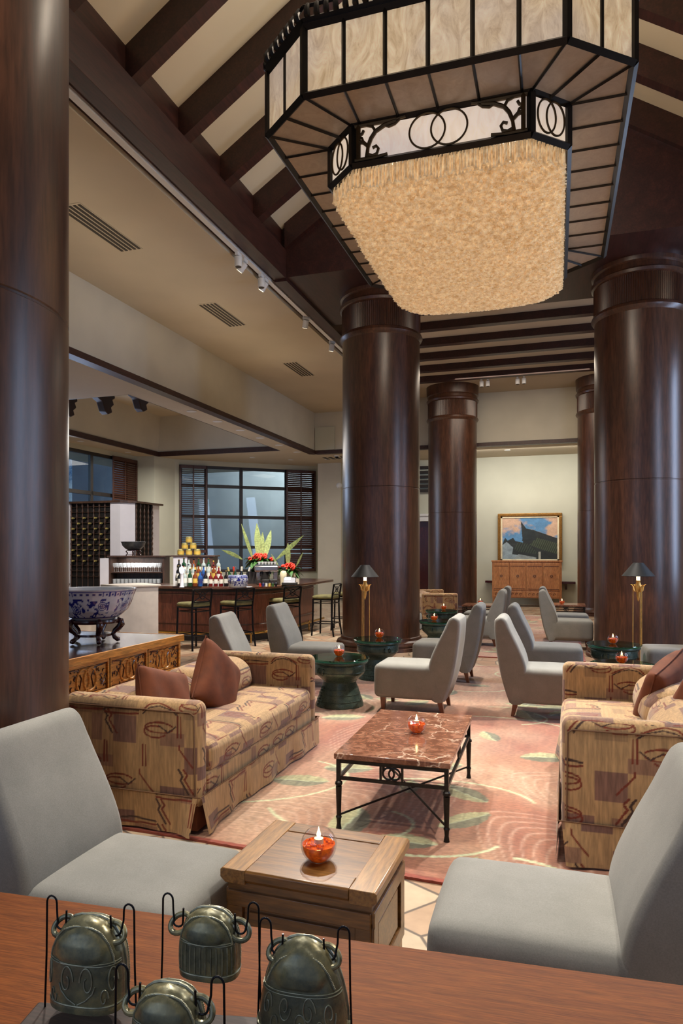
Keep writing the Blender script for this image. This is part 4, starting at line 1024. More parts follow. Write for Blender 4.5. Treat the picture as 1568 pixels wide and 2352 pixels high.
def bell(bx, by, W2, a, z0, z1, deco, label, ang):
    W2 = W2/2; H_ = z1-z0
    # wires of the stand
    for s in (-1, 1):
        def G(x, y, z): return (bx+.5+x*cos(ang)*s, by-.8+x*sin(ang)*s+y, z-.75)
        P = [G(W2+.003, 0, .782), G(W2, 0, .87), G(W2-.001, 0, .95)]+[G(W2-.0095+.0085*cos(q), 0, .95+.0105*sin(q)) for q in np.linspace(.2, pi, 8)]
        P += [G(W2-.0185, 0, .935), G(W2-.021, -.002, .921)]+[G(W2-.029+.008*cos(q), -.004, .919-.007*sin(q)) for q in np.linspace(.3, pi, 7)]+[G(W2-.038, -.004, .942)]
        MB().tube(P, .0016, 8).build('hook_wire', 'black_iron', t, smooth=80)
    b = thing('bronze_bell', label, 'bell', (bx, by, z0), ang, 'antique bronze bells on the wire stand')
    d = .62
    prof = [(.0, .02), (.9, .0), (1.0, .01), (1.01, .07), (.985, .10), (1.0, .2), (1.0, .35), (.985, .5), (.94, .64), (.84, .77), (.68, .88), (.47, .955), (.24, .99), (0, 1.0)]
    if deco == 'curl': prof = [(.0, .02), (.95, .0), (1.04, .01), (1.045, .09), (1.0, .12), (.985, .25), (.94, .4), (.86, .56), (.76, .7), (.64, .81), (.49, .9), (.33, .955), (.16, .99), (0, 1.0)]
    pr = np.array(prof)
    zz = np.linspace(.01, 1, 60); idx = np.argsort(pr[2:, 1]); rr = np.interp(zz, pr[2:, 1][idx], pr[2:, 0][idx])
    def R(z): return float(np.interp(z, pr[2:, 1], pr[2:, 0]))
    N = 96; vs = []; fs = []
    def surf(th, z, off=0):
        r = R(z)*a; c_, s_ = cos(th), sin(th); e = 2.6
        q = (abs(c_)**e+abs(s_)**e)**(-1/e)
        x, y = r*q*c_, r*q*s_*d*(1 if s_ < 0 else 1.0)
        if s_ < 0 and .58 < z < .99: # smooth bulging boss on the front
            g = max(0, 1-((c_)/.72)**2-((z-.74)/.22)**2); y -= .006*math.sqrt(g)
        return (x+off*c_, y+off*s_, z*H_+off*.2)
    for j in range(N):
        th = 2*pi*j/N
        vs += [surf(th, z, (.0012*(1 if (j % 8) < 2 else 0) if deco == 'rib' and .12 < z < .56 else 0)) for z in zz]
    n = len(zz)
    for j in range(N):
        k_ = (j+1) % N
        for i in range(n-1): fs.append((j*n+i, k_*n+i, k_*n+i+1, j*n+i+1))
    MB().add(vs, fs).build('bell_body', 'bell_bronze', b, smooth=70)
    m = MB()
    F0 = -pi/2
    for z in ((.56, .585) if deco != 'curl' else (.53, .50)): m.tube([surf(F0+q, z, .0006) for q in np.linspace(-1.35, 1.35, 40)], .0009, 6)
    m.tube([surf(q, .1, .0006) for q in np.linspace(0, 2*pi, 60)[:-1]], .0013, 6, closed=True)
    hi = pr[2:][::-1]; hr = hi[:, 0]; hz = hi[:, 1]
    mk = np.maximum.accumulate(hr); 
    for oy, zl in ((-.52, .56), (.1, .12), (.5, .12)):     # arched ridges over the crown
        pts = []; yc = oy*a*d; e = 2.6; zc = 0
        rmin = abs(oy)*a
        for z in np.linspace(zl, 1, 60):
            r = R(z)*a
            if r <= rmin*1.02: break
            x = (r**e-rmin**e)**(1/e); pts.append((x, yc*1.02, z*H_+.0006)); zc = z
        pts = pts+[(-x, y, z) for x, y, z in pts[::-1]]; m.tube(pts, .0014 if oy != .1 else .0022, 6)
        if oy != .1:
            for p in pts[::2]: m.sphere(p, .0018, 6)
    m.build('raised_line', 'bell_relief', b)
    if deco == 'rib':
        m = MB()
        for q in np.linspace(-1.15, 1.15, 14): m.tube([surf(F0+q, z, .0004) for z in np.linspace(.13, .53, 6)], .0011, 6)
        m.build('vertical_ribs', 'bell_relief', b)
    m = MB()
    def spiral(cx, cz, r, turns, dr=1, a0=0):
        pts = []
        for i in range(26):
            q = i/25; rad = r*(1-.75*q); an = a0+dr*q*turns*2*pi; x = cx+rad*cos(an); z = cz+rad*sin(an)*1.0
            pts.append(surf(F0+x, min(.56, max(.1, z)), .0006))
        m.tube(pts, .0011, 6)
    if deco == 'scroll':
        for cx, dr in ((-.28, 1), (.28, -1), (-.95, -1), (.95, 1)): spiral(cx, .38, .19, 1.2, dr, 0 if dr > 0 else pi)
        for s in (-1, 1): m.tube([surf(F0+s*x, z, .0006) for x, z in ((.48, .34), (.42, .26), (.25, .18), (.02, .12))], .0011, 6); spiral(s*.7, .2, .12, 1, s)
    elif deco == 'curl':
        for cx, cz, r, dr in ((-.75, .36, .14, 1), (-.3, .38, .15, -1), (.25, .36, .16, 1), (.72, .33, .17, -1), (-.5, .2, .14, -1), (.05, .2, .15, 1), (.5, .2, .12, -1)): spiral(cx, cz, r, 1.3, dr)
    if deco != 'rib': m.build('relief_scrolls', 'bell_relief', b)
    for s in (-1, 1):
        x0 = R(.9)*a*.8; m = MB(); cx = min(W2-.024, x0+.016); cx = W2-.029
        ctr = W2-.032; rx = .0165
        m.tube([(s*(ctr+rx*cos(q)), .008*sin(q)-.003, .917-z0+.011*sin(q)-.004*cos(q)) for q in np.linspace(0, 2*pi, 25)[:-1]], .0042, 10, closed=True); m.build('suspension_ring', 'bell_bronze', b)
for B_ in BELLS: bell(*B_, radians(6))

# ================================================================== CARVED SIDEBOARD AND FISH BOWL
t = thing('sideboard', 'low honey-coloured carved sideboard with a glossy dark top, left behind the sofa', 'sideboard', (-3.84, 4.5, 0))
MB().box(-.72, .545, -1.08, 1.05, .725, .745).build('lacquered_top', 'lacquer_dark', t)
c = MB().box(.545, .565, -1.09, 1.06, .69, .748).box(-.74, -.72, -1.09, 1.06, .69, .748).box(-.74, .565, 1.05, 1.07, .69, .748).box(-.74, .565, -1.1, -1.08, .69, .748)
c.build('top_edge', 'honey_wood', t, bevel=.003)
MB().box(-.68, .53, -1.04, 1.03, .06, .725).build('carcass', 'honey_wood', t)
def carved(y0, y1):
    z0, z1 = .46, .665; d_ = thing('x', None, None) if False else None
    p = MB().box(.53, .536, y0, y1, z0, z1).build('carved_panel', 'honey_wood', t)
    f = MB().box(.53, .552, y0-.03, y0, .4, .69).box(.53, .552, y1, y1+.03, .4, .69).box(.53, .552, y0, y1, z1, .69).box(.53, .552, y0, y1, .4, z0); f.build('panel_frame', 'honey_wood', t, bevel=.002)
    m = MB(); cy, cz = (y0+y1)/2, (z0+z1)/2
    for s in (-1, 1): m.tube([(.538, cy+s*.04+.07*cos(q), cz+.085*sin(q)) for q in np.linspace(0, 2*pi, 33)[:-1]], .010, 6, closed=True)
    m.build('ring_carving', 'honey_wood', p)
    m = MB(); rg = random.Random(int(y0*100)); gw = MB()
    for s in (-1, 1):
        e = cy+s*(y1-y0)/2
        gw.tube([(.537, e-s*.0, z1-.005), (.537, e-s*.14, z1-.02), (.537, e-s*.18, cz+.02), (.537, e-s*.15, z0+.02)], .006, 6)
        for q in range(15):
            yy = e-s*rg.uniform(.008, .14); zz_ = rg.uniform(z0+.01, z1-.01)
            r = rg.uniform(.012, .02); a0 = rg.uniform(0, 6); gw.tube([(.538, yy+r*cos(a0+w_), zz_+r*sin(a0+w_)) for w_ in np.linspace(0, 3, 7)], [.003, .0045, .005, .005, .0045, .004, .002], 5)
    gw.build('foliage_carving', 'rosewood', p, kind='stuff')
    MB().box(.5365, .538, y0+.004, y1-.004, z0+.004, z0+.008).box(.5365, .538, y0+.004, y1-.004, z1-.008, z1-.004).box(.5365, .538, y0+.004, y0+.008, z0, z1).box(.5365, .538, y1-.008, y1-.004, z0, z1).build('incised_line', 'rosewood', p)
for i in range(4): carved(-1.02+i*.515, -1.02+i*.515+.47)
t = thing('bowl_stand', 'glossy dark red carved wooden stand under the porcelain bowl', 'stand', (-3.72, 4.86, .748))
MB().lathe([(.15, .165), (.2, .165), (.205, .18), (.2, .195), (.15, .195)], 40).lathe([(.12, .055), (.145, .055), (.145, .075), (.12, .075)], 32).build('ring_frame', 'rosewood', t)
for i in range(5):
    a = 2*pi*i/5+.55
    P = [(.185, .19), (.215, .175), (.222, .15), (.2, .12), (.17, .095), (.155, .07), (.165, .04), (.195, .02), (.21, .022)]
    MB().tube([(r*cos(a), r*sin(a), z) for r, z in P], [.022, .03, .03, .026, .022, .018, .018, .022, .012], 10).build('leg', 'rosewood', t, smooth=80)
def porcelain(name, prof, label, cat, loc, parent_par=None, deco='bowl', group=None):
    t = thing(name, label, cat, loc, 0, group); pr = np.array(prof); L_ = np.concatenate([[0], np.cumsum(np.hypot(*np.diff(pr, axis=0).T))]); s = np.linspace(0, L_[-1], 110)
    rr = np.interp(s, L_, pr[:, 0]); zz = np.interp(s, L_, pr[:, 1]); N = 260; th = np.linspace(0, 2*pi, N, endpoint=False)
    TH, Sx = np.meshgrid(th, s, indexing='ij'); V = np.stack([(rr*np.cos(TH)).ravel(), (rr*np.sin(TH)).ravel(), (zz+0*TH).ravel()], 1); n = len(s)
    i, j = np.meshgrid(np.arange(N), np.arange(n-1), indexing='ij'); q = (i*n+j).ravel(); q2 = (((i+1) % N)*n+j).ravel()
    m = MB(); m.v = V.tolist(); m.f = np.stack([q, q2, q2+1, q+1], 1).tolist()
    R_ = pr[:, 0].max(); zn = (zz-zz.min())/(zz.max()-zz.min()); Zn = zn+0*TH; X = TH*R_*1.0; Y = Zn*(zz.max()-zz.min())
    Wt = np.array(lin((222, 226, 232))); Bl = np.array(lin((34, 44, 132))); C = np.zeros(TH.shape+(3,)); C[:] = Wt
    sc = .34/R_
    nz = vnoise(X*22*sc+3, Y*22*sc, 5, 3); lines = np.abs(vnoise(X*12*sc+9, Y*12*sc+4, 8, 2)-.5) < .022
    body = (Zn > .12) & (Zn < .74); blot = (nz > .6) & body; C[blot | (lines & body)] = Bl
    for q_ in range(9):
        cx = q_*2*pi/9*R_; dx = (X-cx+pi*R_) % (2*pi*R_)-pi*R_; dy = Y-(.42+.06*(-1)**q_)*(zz.max()-zz.min()); r = np.hypot(dx, dy*1.1); an = np.arctan2(dy, dx); rad = .052/sc/1.0*.9*(R_/.34)**0*(.34/.34)
        rad = R_*.15
        fl = (r < rad*(.75+.25*np.abs(np.sin(an*4)))); C[fl] = Wt; C[fl & ((r % (rad/3.2)) < rad/5.2)] = Bl; C[(r < rad*.22)] = Bl
    fb = (Zn > .78) & (Zn < .93); per = .05*R_/.34; fx = (X % per)/per; fy = (Zn-.78)/.15
    key = ((np.abs(fx-.5) > .38) | (np.abs(fy-.5) > .38) | ((np.abs(fx-.5) < .2) & (np.abs(fy-.5) < .22))) & (np.abs(fx-.5) < .47); C[fb & key] = Bl
    C[(np.abs(Zn-.765) < .008) | (np.abs(Zn-.945) < .008) | (np.abs(Zn-.1) < .012)] = Bl*1.3
    inner = Sx > s[int(np.argmax(zz))]; C[inner] = Wt*.9
    m.build('porcelain_body', 'porcelain', t, col=C.reshape(-1, 3), smooth=60); return t
porcelain('fish_bowl', [(0, 0), (.17, 0), (.18, .01), (.22, .03), (.275, .08), (.305, .14), (.325, .2), (.345, .25), (.35, .257), (.335, .257), (.32, .22), (.29, .12), (.2, .03), (0, .02)],
          'wide blue and white porcelain bowl on its dark red stand', 'bowl', (-3.72, 4.86, .944))

# ================================================================== BAR
bar_ = thing('bar_counter', 'long dark wooden bar with canted front, glossy top and brass foot rail', 'bar counter', (-5.2, 11, 0))
def off(p): return [(x+5.2, y-11) for x, y in p]
TOPO = [(-6.85, 10.05), (-5.35, 9.98), (-4.75, 10.22), (-4.42, 10.75), (-4.36, 11.6), (-4.43, 13.5), (-4.75, 13.85)]
BODY = [(-6.9, 10.36), (-5.5, 10.34), (-5.0, 10.6), (-4.8, 11.0), (-4.76, 11.7), (-4.80, 13.3), (-5.0, 13.6)]
TOPI = [(-5.5, 13.9), (-5.4, 11.6), (-5.7, 11.0), (-6.9, 10.9)]
MB().prism(off(TOPO+TOPI), .90, .95).build('bar_top', 'bar_top', bar_, bevel=.012)
def rib(poly, d): # offset polygonal strip
    return poly
MB().prism(off([(x+.07, y-.06) for x, y in BODY]+TOPI), .84, .90).build('frieze_rail', 'dark_frame', bar_)
MB().prism(off(BODY+TOPI), .02, .84).build('front_panelling', 'bar_wood', bar_)
for z in (.79, .28):
    m = MB().tube([(x+.02, y-.012, z) for x, y in off(BODY)], .008, 6); m.build('moulding', 'bar_top', bar_)
MB().prism(off([(x+.02, y-.02) for x, y in BODY]+TOPI), 0, .12).build('plinth', 'dark_frame', bar_)
RAIL = [(x+.2, y-.2) for x, y in BODY]
RAIL = [(-6.6, 10.14), (-5.45, 10.12), (-4.86, 10.4), (-4.62, 10.95), (-4.56, 11.7), (-4.58, 13.3)]
MB().tube([(x, y, .16) for x, y in off(RAIL)], .022, 12).build('foot_rail', 'brass', bar_)
for i, (x, y) in enumerate([(-5.45, 10.12), (-5.15, 10.26), (-4.86, 10.4), (-4.62, 10.95), (-4.57, 11.6), (-4.57, 12.4)]):
    MB().cyl((x+5.2, y-11, 0), (x+5.2, y-11, .16), .012, seg=10).sphere((x+5.2, y-11, .16), .034).build('rail_bracket', 'brass', bar_)
# white service block at the left end of the bar
t = thing('service_pedestal', 'pale bleached-wood pedestal with a moulded cap at the left end of the bar', 'pedestal', (-6.05, 8.75, 0), radians(59.5))
w, d = .60, .58
MB().box(-w/2, w/2, -d/2, d/2, 0, 1.0).build('body', 'bleached_wood', t)
MB().prism([(-w/2-.03, -d/2-.03), (w/2+.03, -d/2-.03), (w/2+.03, d/2+.03), (-w/2-.03, d/2+.03)], 1.0, 1.035).build('cap', 'bleached_wood', t, bevel=.012)
t = thing('buffet_counter', 'pale counter with a beige stone top behind the porcelain bowl', 'counter', (-8.0, 9.0, 0))
MB().box(-1.2, .95, -.5, .4, 0, .86).build('body', 'bleached_wood', t); MB().box(-1.25, 1.0, -.55, .45, .86, .90).build('stone_top', 'cream', t, bevel=.01)
MB().lathe([(0, .9), (.4, .9), (.5, .94), (.52, 1.0), (.4, 1.0), (0, .99)], 40, cap=False).build('stone_basin', 'terracotta_block' if False else 'base_wood', t)

# bar stools
def make_stool():
    t = thing('bar_stool', 'x', 'bar stool'); sw = .17; SH = .64
    MB().lathe([(0, SH), (.19, SH), (.2, SH+.012), (.195, SH+.035), (.15, SH+.055), (0, SH+.06)], 4, cap=False)
    m = rbox_grid(-.19, .19, -.185, .185, SH, SH+.06, .025, .03, puff=(0, 0, .012)); m.build('seat_cushion', 'stool_seat', t, smooth=60)
    MB().box(-.185, .185, -.18, .18, SH-.02, SH).build('seat_frame', 'black_iron', t)
    r = .015
    for y in (-sw, sw):
        MB().tube([(.17, y, SH-.01), (.175, y*1.03, .3), (.19, y*1.12, 0)], r, 10).build('leg', 'black_iron', t)
        MB().tube([(-.225, y*1.02, .90), (-.19, y, SH+.04), (-.18, y, SH-.05), (-.185, y*1.03, .3), (-.225, y*1.14, 0)], r, 10).build('leg', 'black_iron', t)
    m = MB(); xr = lambda z: -.19-(z-SH-.04)*.15
    zt, zb = .90, SH+.075
    for z in (zt, zb): m.tube([(xr(z), -sw, z), (xr(z), sw, z)], .011, 8)
    m.tube([(xr(zt), -sw, zt), (xr(zb), sw, zb)], .007, 8); m.tube([(xr(zb), -sw, zb), (xr(zt), sw, zt)], .007, 8)
    cz = (zt+zb)/2; m.tube([(xr(cz)-.002, .05*cos(q), cz+.05*sin(q)) for q in np.linspace(0, 2*pi, 25)[:-1]], .007, 8, closed=True); m.build('crossed_back', 'black_iron', t)
    m = MB(); z = .22
    P = [(.18, -sw*1.06), (.18, sw*1.06), (-.195, sw*1.07), (-.195, -sw*1.07)]
    for i in range(4): a, b = P[i], P[(i+1) % 4]; m.tube([a+(z,), b+(z,)], .009, 8); m.tube([(a[0]*.97, a[1]*.95, SH-.07), (b[0]*.97, b[1]*.95, SH-.07)], .007, 8)
    for x, y in P:
        s = 1 if y > 0 else -1; m.tube([(x, y, z-.09), (x, y-s*.04, z-.02), (x, y-s*.09, z)], .006, 6)
    m.build('foot_ring', 'black_iron', t); return t
ST = make_stool(); fs_ = True
for x, y, rz, lb in ((-5.42, 9.50, radians(157), 'black iron bar stool with olive seat, leftmost at the bar'), (-4.92, 9.98, radians(155), 'black iron bar stool with olive seat, second from the left'),
                     (-4.40, 10.75, radians(150), 'black iron bar stool behind the left grey chairs, third from the left'), (-4.02, 11.8, radians(176), 'black iron bar stool turned sideways beside the round column'),
                     (-4.0, 12.75, radians(190), 'black iron bar stool farthest along, half behind its neighbour')):
    if fs_: o = ST; fs_ = False; o.location = (x, y, 0); o.rotation_euler = (0, 0, rz)
    else: o = dup(ST, (x, y, 0), rz)
    o['label'] = lb; o['group'] = 'iron bar stools along the bar'; o.scale = (1.03, 1.03, 1.04)

# ------------------------------------------------------------------ back-bar pieces
def bottle(name, h, r, neck, mat, capmat, lab=None):
    t = thing(name, 'x', 'bottle')
    m = MB().lathe([(0, 0), (r*.95, 0), (r, .01), (r, h*.58), (r*.9, h*.66), (neck, h*.74), (neck*.95, h*.95), (0, h*.95)], 14, cap=False); m.build('bottle_body', mat, t, smooth=50)
    MB().lathe([(neck*1.15, h*.93), (neck*1.15, h), (0, h)], 10, cap=False).build('cap', capmat, t)
    if lab: MB().lathe([(r*1.01, h*.2), (r*1.02, h*.2), (r*1.02, h*.48), (r*1.01, h*.48)], 14).build('paper_label', lab, t)
    return t
def dark(nm, c, tr=.0): plain(nm, c, .08, var=.05, coat=.5)
for nm, c in (('bottle_green', (24, 66, 38)), ('bottle_amber', (120, 58, 24)), ('bottle_clear', (168, 180, 178)), ('bottle_blue', (40, 84, 150)), ('bottle_red', (110, 22, 26)), ('bottle_black', (20, 20, 24))): dark(nm, c)
plain('label_white', (230, 228, 216), .6); plain('label_yellow', (216, 180, 80), .6); plain('label_navy', (38, 48, 110), .6)
protos = [bottle('liquor_bottle', .29, .036, .013, 'bottle_green', 'brass', 'label_white'), bottle('liquor_bottle', .27, .04, .014, 'bottle_amber', 'bottle_black', 'label_yellow'),
          bottle('liquor_bottle', .28, .037, .013, 'bottle_clear', 'chrome', 'label_white'), bottle('liquor_bottle', .25, .038, .015, 'bottle_blue', 'chrome', 'label_navy'),
          bottle('liquor_bottle', .24, .034, .012, 'bottle_red', 'label_yellow', 'label_white'), bottle('liquor_bottle', .26, .036, .013, 'bottle_black', 'brass', 'label_white')]
KN = ['green', 'amber', 'clear', 'blue', 'red', 'black']; used = set()
def put_bottle(k_, x, y, z, lb):
    if k_ not in used: o = protos[k_]; used.add(k_); o.location = (x, y, z)
    else: o = dup(protos[k_], (x, y, z), random.random()*6)
    o['label'] = lb; o['group'] = 'liquor bottles on the bar'
# tiered bottle shelf and cabinet with it (canted towards the room)
def cam2w(xc, yc): c, s = cos(radians(17.5)), sin(radians(17.5)); return (xc*c-yc*s, xc*s+yc*c)
FA = radians(17.5)
# glass cupboard
X, Y = cam2w(-3.84, 13.0)
t = thing('glassware_cupboard', 'open dark wooden cupboard full of glasses behind the bar', 'cupboard', (X, Y, 0), FA)
w = 1.04; d = .40
MB().box(-w/2-.03, w/2+.03, -d/2-.03, d/2, 1.42, 1.45).build('top_board', 'walnut', t)
m = MB().box(-w/2, -w/2+.03, -d/2, d/2, .6, 1.42).box(w/2-.03, w/2, -d/2, d/2, .6, 1.42).box(-w/2, w/2, d/2-.02, d/2, .6, 1.42); m.build('carcass', 'walnut', t)
MB().box(-w/2+.03, w/2-.03, -d/2+.02, d/2-.02, 1.125, 1.145).box(-w/2+.03, w/2-.03, -d/2+.02, d/2-.02, .90, .92).build('shelf', 'walnut', t)
MB().box(-w/2-.16, -w/2, -d/2-.02, d/2, .6, 1.40).build('end_panel', 'white_lacquer', t)
MB().box(-w/2, w/2, -d/2, d/2, 0, .6).build('base_cabinet', 'walnut', t)
light('cupboard_light', 'AREA', (*cam2w(-3.84, 12.9), 1.41), 5, (1, .95, .9), (*cam2w(-3.84, 12.9), 1), .7, .15)
ORDN = ['first', 'second', 'third', 'fourth', 'fifth', 'sixth', 'seventh', 'eighth', 'ninth', 'tenth', 'eleventh', 'twelfth']
def wineglass():
    t = thing('wine_glass', 'upside-right stemmed glass on the upper cupboard shelf', 'glass', group='stemmed glasses on the upper cupboard shelf')
    MB().lathe([(0, .004), (.03, .002), (.03, 0), (0, 0)], 14, cap=False).lathe([(.004, .003), (.003, .07), (.02, .085), (.033, .12), (.03, .165), (.028, .165), (.031, .12), (.018, .088), (0, .075)], 14, cap=False).build('glass_body', 'glassware', t, smooth=60); return t
def tumbler():
    t = thing('tumbler', 'short clear tumbler on the lower cupboard shelf', 'glass', group='tumblers on the lower cupboard shelf')
    MB().lathe([(0, 0), (.03, 0), (.034, .09), (.031, .09), (.027, .01), (0, .01)], 14, cap=False).build('glass_body', 'glassware', t, smooth=60); return t
WG = wineglass(); TB = tumbler(); f1 = True
for r_ in range(2):
    for i in range(12):
        lx = -w/2+.08+i*.075; ly = -.12+r_*.13
        px = X+lx*cos(FA)-ly*sin(FA); py = Y+lx*sin(FA)+ly*cos(FA)
        if f1: WG.location = (px, py, 1.145); TB.location = (px, py, .92); f1 = False
        else: WG2 = dup(WG, (px, py, 1.145)); TB2 = dup(TB, (px, py, .92))
        a_, b_ = (WG, TB) if r_ == i == 0 else (WG2, TB2); w_ = ('front', 'back')[r_]
        a_['label'] = 'stemmed glass in the %s row of the upper cupboard shelf, %s from the left' % (w_, ORDN[i]); b_['label'] = 'tumbler in the %s row of the lower cupboard shelf, %s from the left' % (w_, ORDN[i])
# pewter bowl on stand on top of the cupboard
bx, by = cam2w(-3.96, 13.0)
t = thing('pewter_bowl', 'grey metal bowl standing on top of the glass cupboard', 'bowl', (bx, by, 1.552))
MB().lathe([(0, 0), (.1, 0), (.15, .03), (.2, .08), (.22, .14), (.232, .16), (.225, .162), (.2, .12), (.1, .02), (0, .012)], 40, cap=False).build('bowl_body', 'pewter', t, smooth=60)
t = thing('bowl_stand', 'small dark wooden stand under the grey metal bowl', 'stand', (bx, by, 1.45))
MB().lathe([(.08, .085), (.125, .085), (.125, .1), (.08, .1)], 28).lathe([(.07, .02), (.1, .02), (.1, .03), (.07, .03)], 28).build('ring_frame', 'rosewood', t)
for i in range(4):
    a = i*pi/2+.5; MB().tube([(r*cos(a), r*sin(a), z) for r, z in ((.11, .095), (.135, .08), (.11, .05), (.12, .015), (.14, .006))], .011, 8).build('leg', 'rosewood', t)
# tall bottle cabinet
X2, Y2 = cam2w(-2.76, 13.0)
t = thing('back_bar_cabinet', 'brown wooden cabinet behind the liquor bottles, gold tins on top', 'cabinet', (X2, Y2, 0), FA)
MB().box(-.12, .36, -.25, .25, .4, 1.43).build('wood_side', 'walnut', t); MB().box(-.38, -.12, -.25, .25, .4, 1.43).build('white_side', 'white_lacquer', t)
MB().box(-.42, .40, -.28, .28, 1.43, 1.455).build('top_board', 'walnut', t); MB().box(-.38, .36, -.25, .25, 0, .4).build('base_cabinet', 'walnut', t)
first_t = None
for r_, n in enumerate((3, 2, 1)):
    for i in range(n):
        xc = -2.74+(i-(n-1)/2)*.155; p = cam2w(xc-.14, 12.9); z = 1.456+r_*.118
        if first_t is None:
            first_t = t = thing('gold_tin', 'x', 'tin', p+(z,))
            MB().lathe([(0, 0), (.06, 0), (.062, .004), (.062, .095), (0, .096)], 24, cap=False).build('tin_body', 'tin_gold', t)
            MB().lathe([(0, .096), (.056, .096), (.056, .112), (.03, .115), (0, .116)], 24, cap=False).build('lid', 'tin_gold', t); MB().lathe([(.0625, .02), (.063, .02), (.063, .075), (.0625, .075)], 24).build('paper_label', 'label_yellow', t)
            o = t
        else: o = dup(first_t, p+(z,))
        o['label'] = [['gold tin in the bottom row of the pyramid, left', 'gold tin in the bottom row of the pyramid, middle', 'gold tin in the bottom row of the pyramid, right'], ['gold tin in the middle row, left', 'gold tin in the middle row, right'], ['gold tin at the top of the pyramid']][r_][i]; o['group'] = 'pyramid of gold tins'
# stepped riser and bottles
XR, YR = cam2w(-2.36, 11.35)
t = thing('bottle_riser', 'stepped shelf carrying the liquor bottles on the bar', 'shelf', (XR, YR, .95), FA)
MB().box(-.42, .36, -.05, .06, 0, .085).build('low_step', 'white_paint', t); MB().box(-.42, .36, .06, .18, 0, .18).build('high_step', 'white_paint', t)
k_ = 0
ORD = [5, 0, 2, 1, 0, 2, 0, 4, 2, 3]
for i in range(9):
    p = cam2w(-2.73+i*.083, 11.47); put_bottle(ORD[i], *p, 1.13, '%s bottle in the back row of liquor bottles, %s' % (KN[ORD[i]], ['at the far left', 'second from left', 'third from left', 'fourth from left', 'at the middle', 'just right of the middle', 'fourth from right', 'third from right', 'next to last on the right'][i]))
ORD = [5, 1, 2, 2, 1, 3, 2, 1, 4]
for i in range(9):
    p = cam2w(-2.71+i*.084, 11.345); put_bottle(ORD[i], *p, 1.035, '%s bottle in the middle row of liquor bottles, %s' % (KN[ORD[i]], ['at the far left', 'second from left', 'third from left', 'fourth from left', 'at the middle', 'just right of the middle', 'fourth from right', 'third from right', 'next to last on the right'][i]))
ORD = [5, 2, 0, 1, 3, 5, 4, 4, 4, 5]
for i in range(10):
    p = cam2w(-2.66+i*.085, 11.22); put_bottle(ORD[i], *p, .951, '%s bottle in the front row of liquor bottles, %s' % (KN[ORD[i]], ['at the far left', 'second from left', 'third from left', 'fourth from left', 'left of the middle', 'right of the middle', 'fourth from right', 'third from right', 'second from right', 'at the far right'][i]))
t = thing('beer_tap', 'glowing white and blue beer tap among the bottles', 'tap', cam2w(-2.56, 10.95)+(.951,))
MB().lathe([(0, 0), (.04, 0), (.03, .02), (.025, .2), (.03, .22), (0, .22)], 20, cap=False).build('column', 'white_lacquer', t)
MB().sphere((0, 0, .27), .045, sy=.5, sz=1.4).build('badge', 'lamp_glow', t)
# champagne bucket
px, py = cam2w(-1.66, 10.95)
pc = porcelain('porcelain_bucket', [(0, 0), (.13, 0), (.145, .02), (.165, .1), (.165, .16), (.155, .19), (.148, .2), (.14, .2), (.145, .16), (.13, .02), (0, .015)], 'blue and white porcelain tub holding chilled bottles on the bar', 'tub', (px, py, .951))
for i, (dx, dy, tl, k2) in enumerate(((-.09, .0, -.25, 'bottle_green'), (-.055, .04, -.12, 'bottle_amber'), (-.03, -.05, .05, 'bottle_green'), (.03, .03, .08, 'bottle_green'), (.05, -.04, .1, 'bottle_black'), (.1, .01, .3, 'bottle_black'))):
    t = thing('chilled_bottle', ['bottle leaning left with a bronze neck in the porcelain tub', 'pink-capped bottle in the porcelain tub', 'squat bottle in the porcelain tub front', 'gold-capped bottle at the middle of the porcelain tub', 'white-capped bottle in the porcelain tub', 'dark bottle leaning right in the porcelain tub'][i], 'bottle', (px+dx*cos(FA), py+dx*sin(FA)+dy, .98), group='bottles chilling in the porcelain tub')
    t.rotation_euler = (0, tl, FA)
    MB().lathe([(0, 0), (.034, 0), (.036, .15), (.014, .22), (.0135, .29), (0, .29)], 14, cap=False).build('bottle_body', k2, t, smooth=50)
    MB().lathe([(.016, .235), (.0165, .3), (0, .302)], 12, cap=False).build('foil', ['tin_gold', 'red_petal', 'chrome', 'tin_gold', 'label_white', 'label_white'][i], t)
# coffee machine
px, py = cam2w(-1.30, 11.9)
t = thing('espresso_machine', 'chrome espresso machine with cups on top beside the flowers', 'machine', (px, py, .922), FA)
MB().box(-.16, .2, -.15, .15, .03, .12).build('base', 'dark_frame', t, bevel=.01); MB().box(-.2, .22, -.16, .12, .25, .36).build('head', 'chrome', t, bevel=.03, seg=4)
MB().box(-.17, -.1, -.1, .1, .12, .25).box(.12, .2, -.1, .1, .12, .25).build('column', 'chrome', t, bevel=.01); MB().box(-.18, .2, -.1, .14, .365, .375).build('cup_tray', 'chrome', t)
for x in (-.08, .06): MB().cyl((x, -.12, .25), (x, -.12, .21), .03).cyl((x, -.12, .22), (x, -.26, .20), .011).build('portafilter', 'black_iron', t)
cp0 = None
for i in range(6):
    lx, ly = -.13+.055*i, -.02+.03*(i % 2)
    p = (px+lx*cos(FA)-ly*sin(FA), py+lx*sin(FA)+ly*cos(FA), .922+.376)
    if cp0 is None:
        cp0 = o = thing('coffee_cup', 'white cup on top of the espresso machine', 'cup', p, 0, 'white cups on the espresso machine')
        MB().lathe([(0, 0), (.018, 0), (.027, .03), (.028, .05), (.026, .05), (.016, .005), (0, .005)], 14, cap=False).build('cup_body', 'white_paint', o, smooth=60)
    else: o = dup(cp0, p)
    o['label'] = 'white cup on top of the espresso machine, %s from the left' % ORDN[i]
def small_bar(name, label, cat, xc, yc, z, fn):
    t = thing(name, label, cat, cam2w(xc, yc)+(z,), FA); fn(t); return t
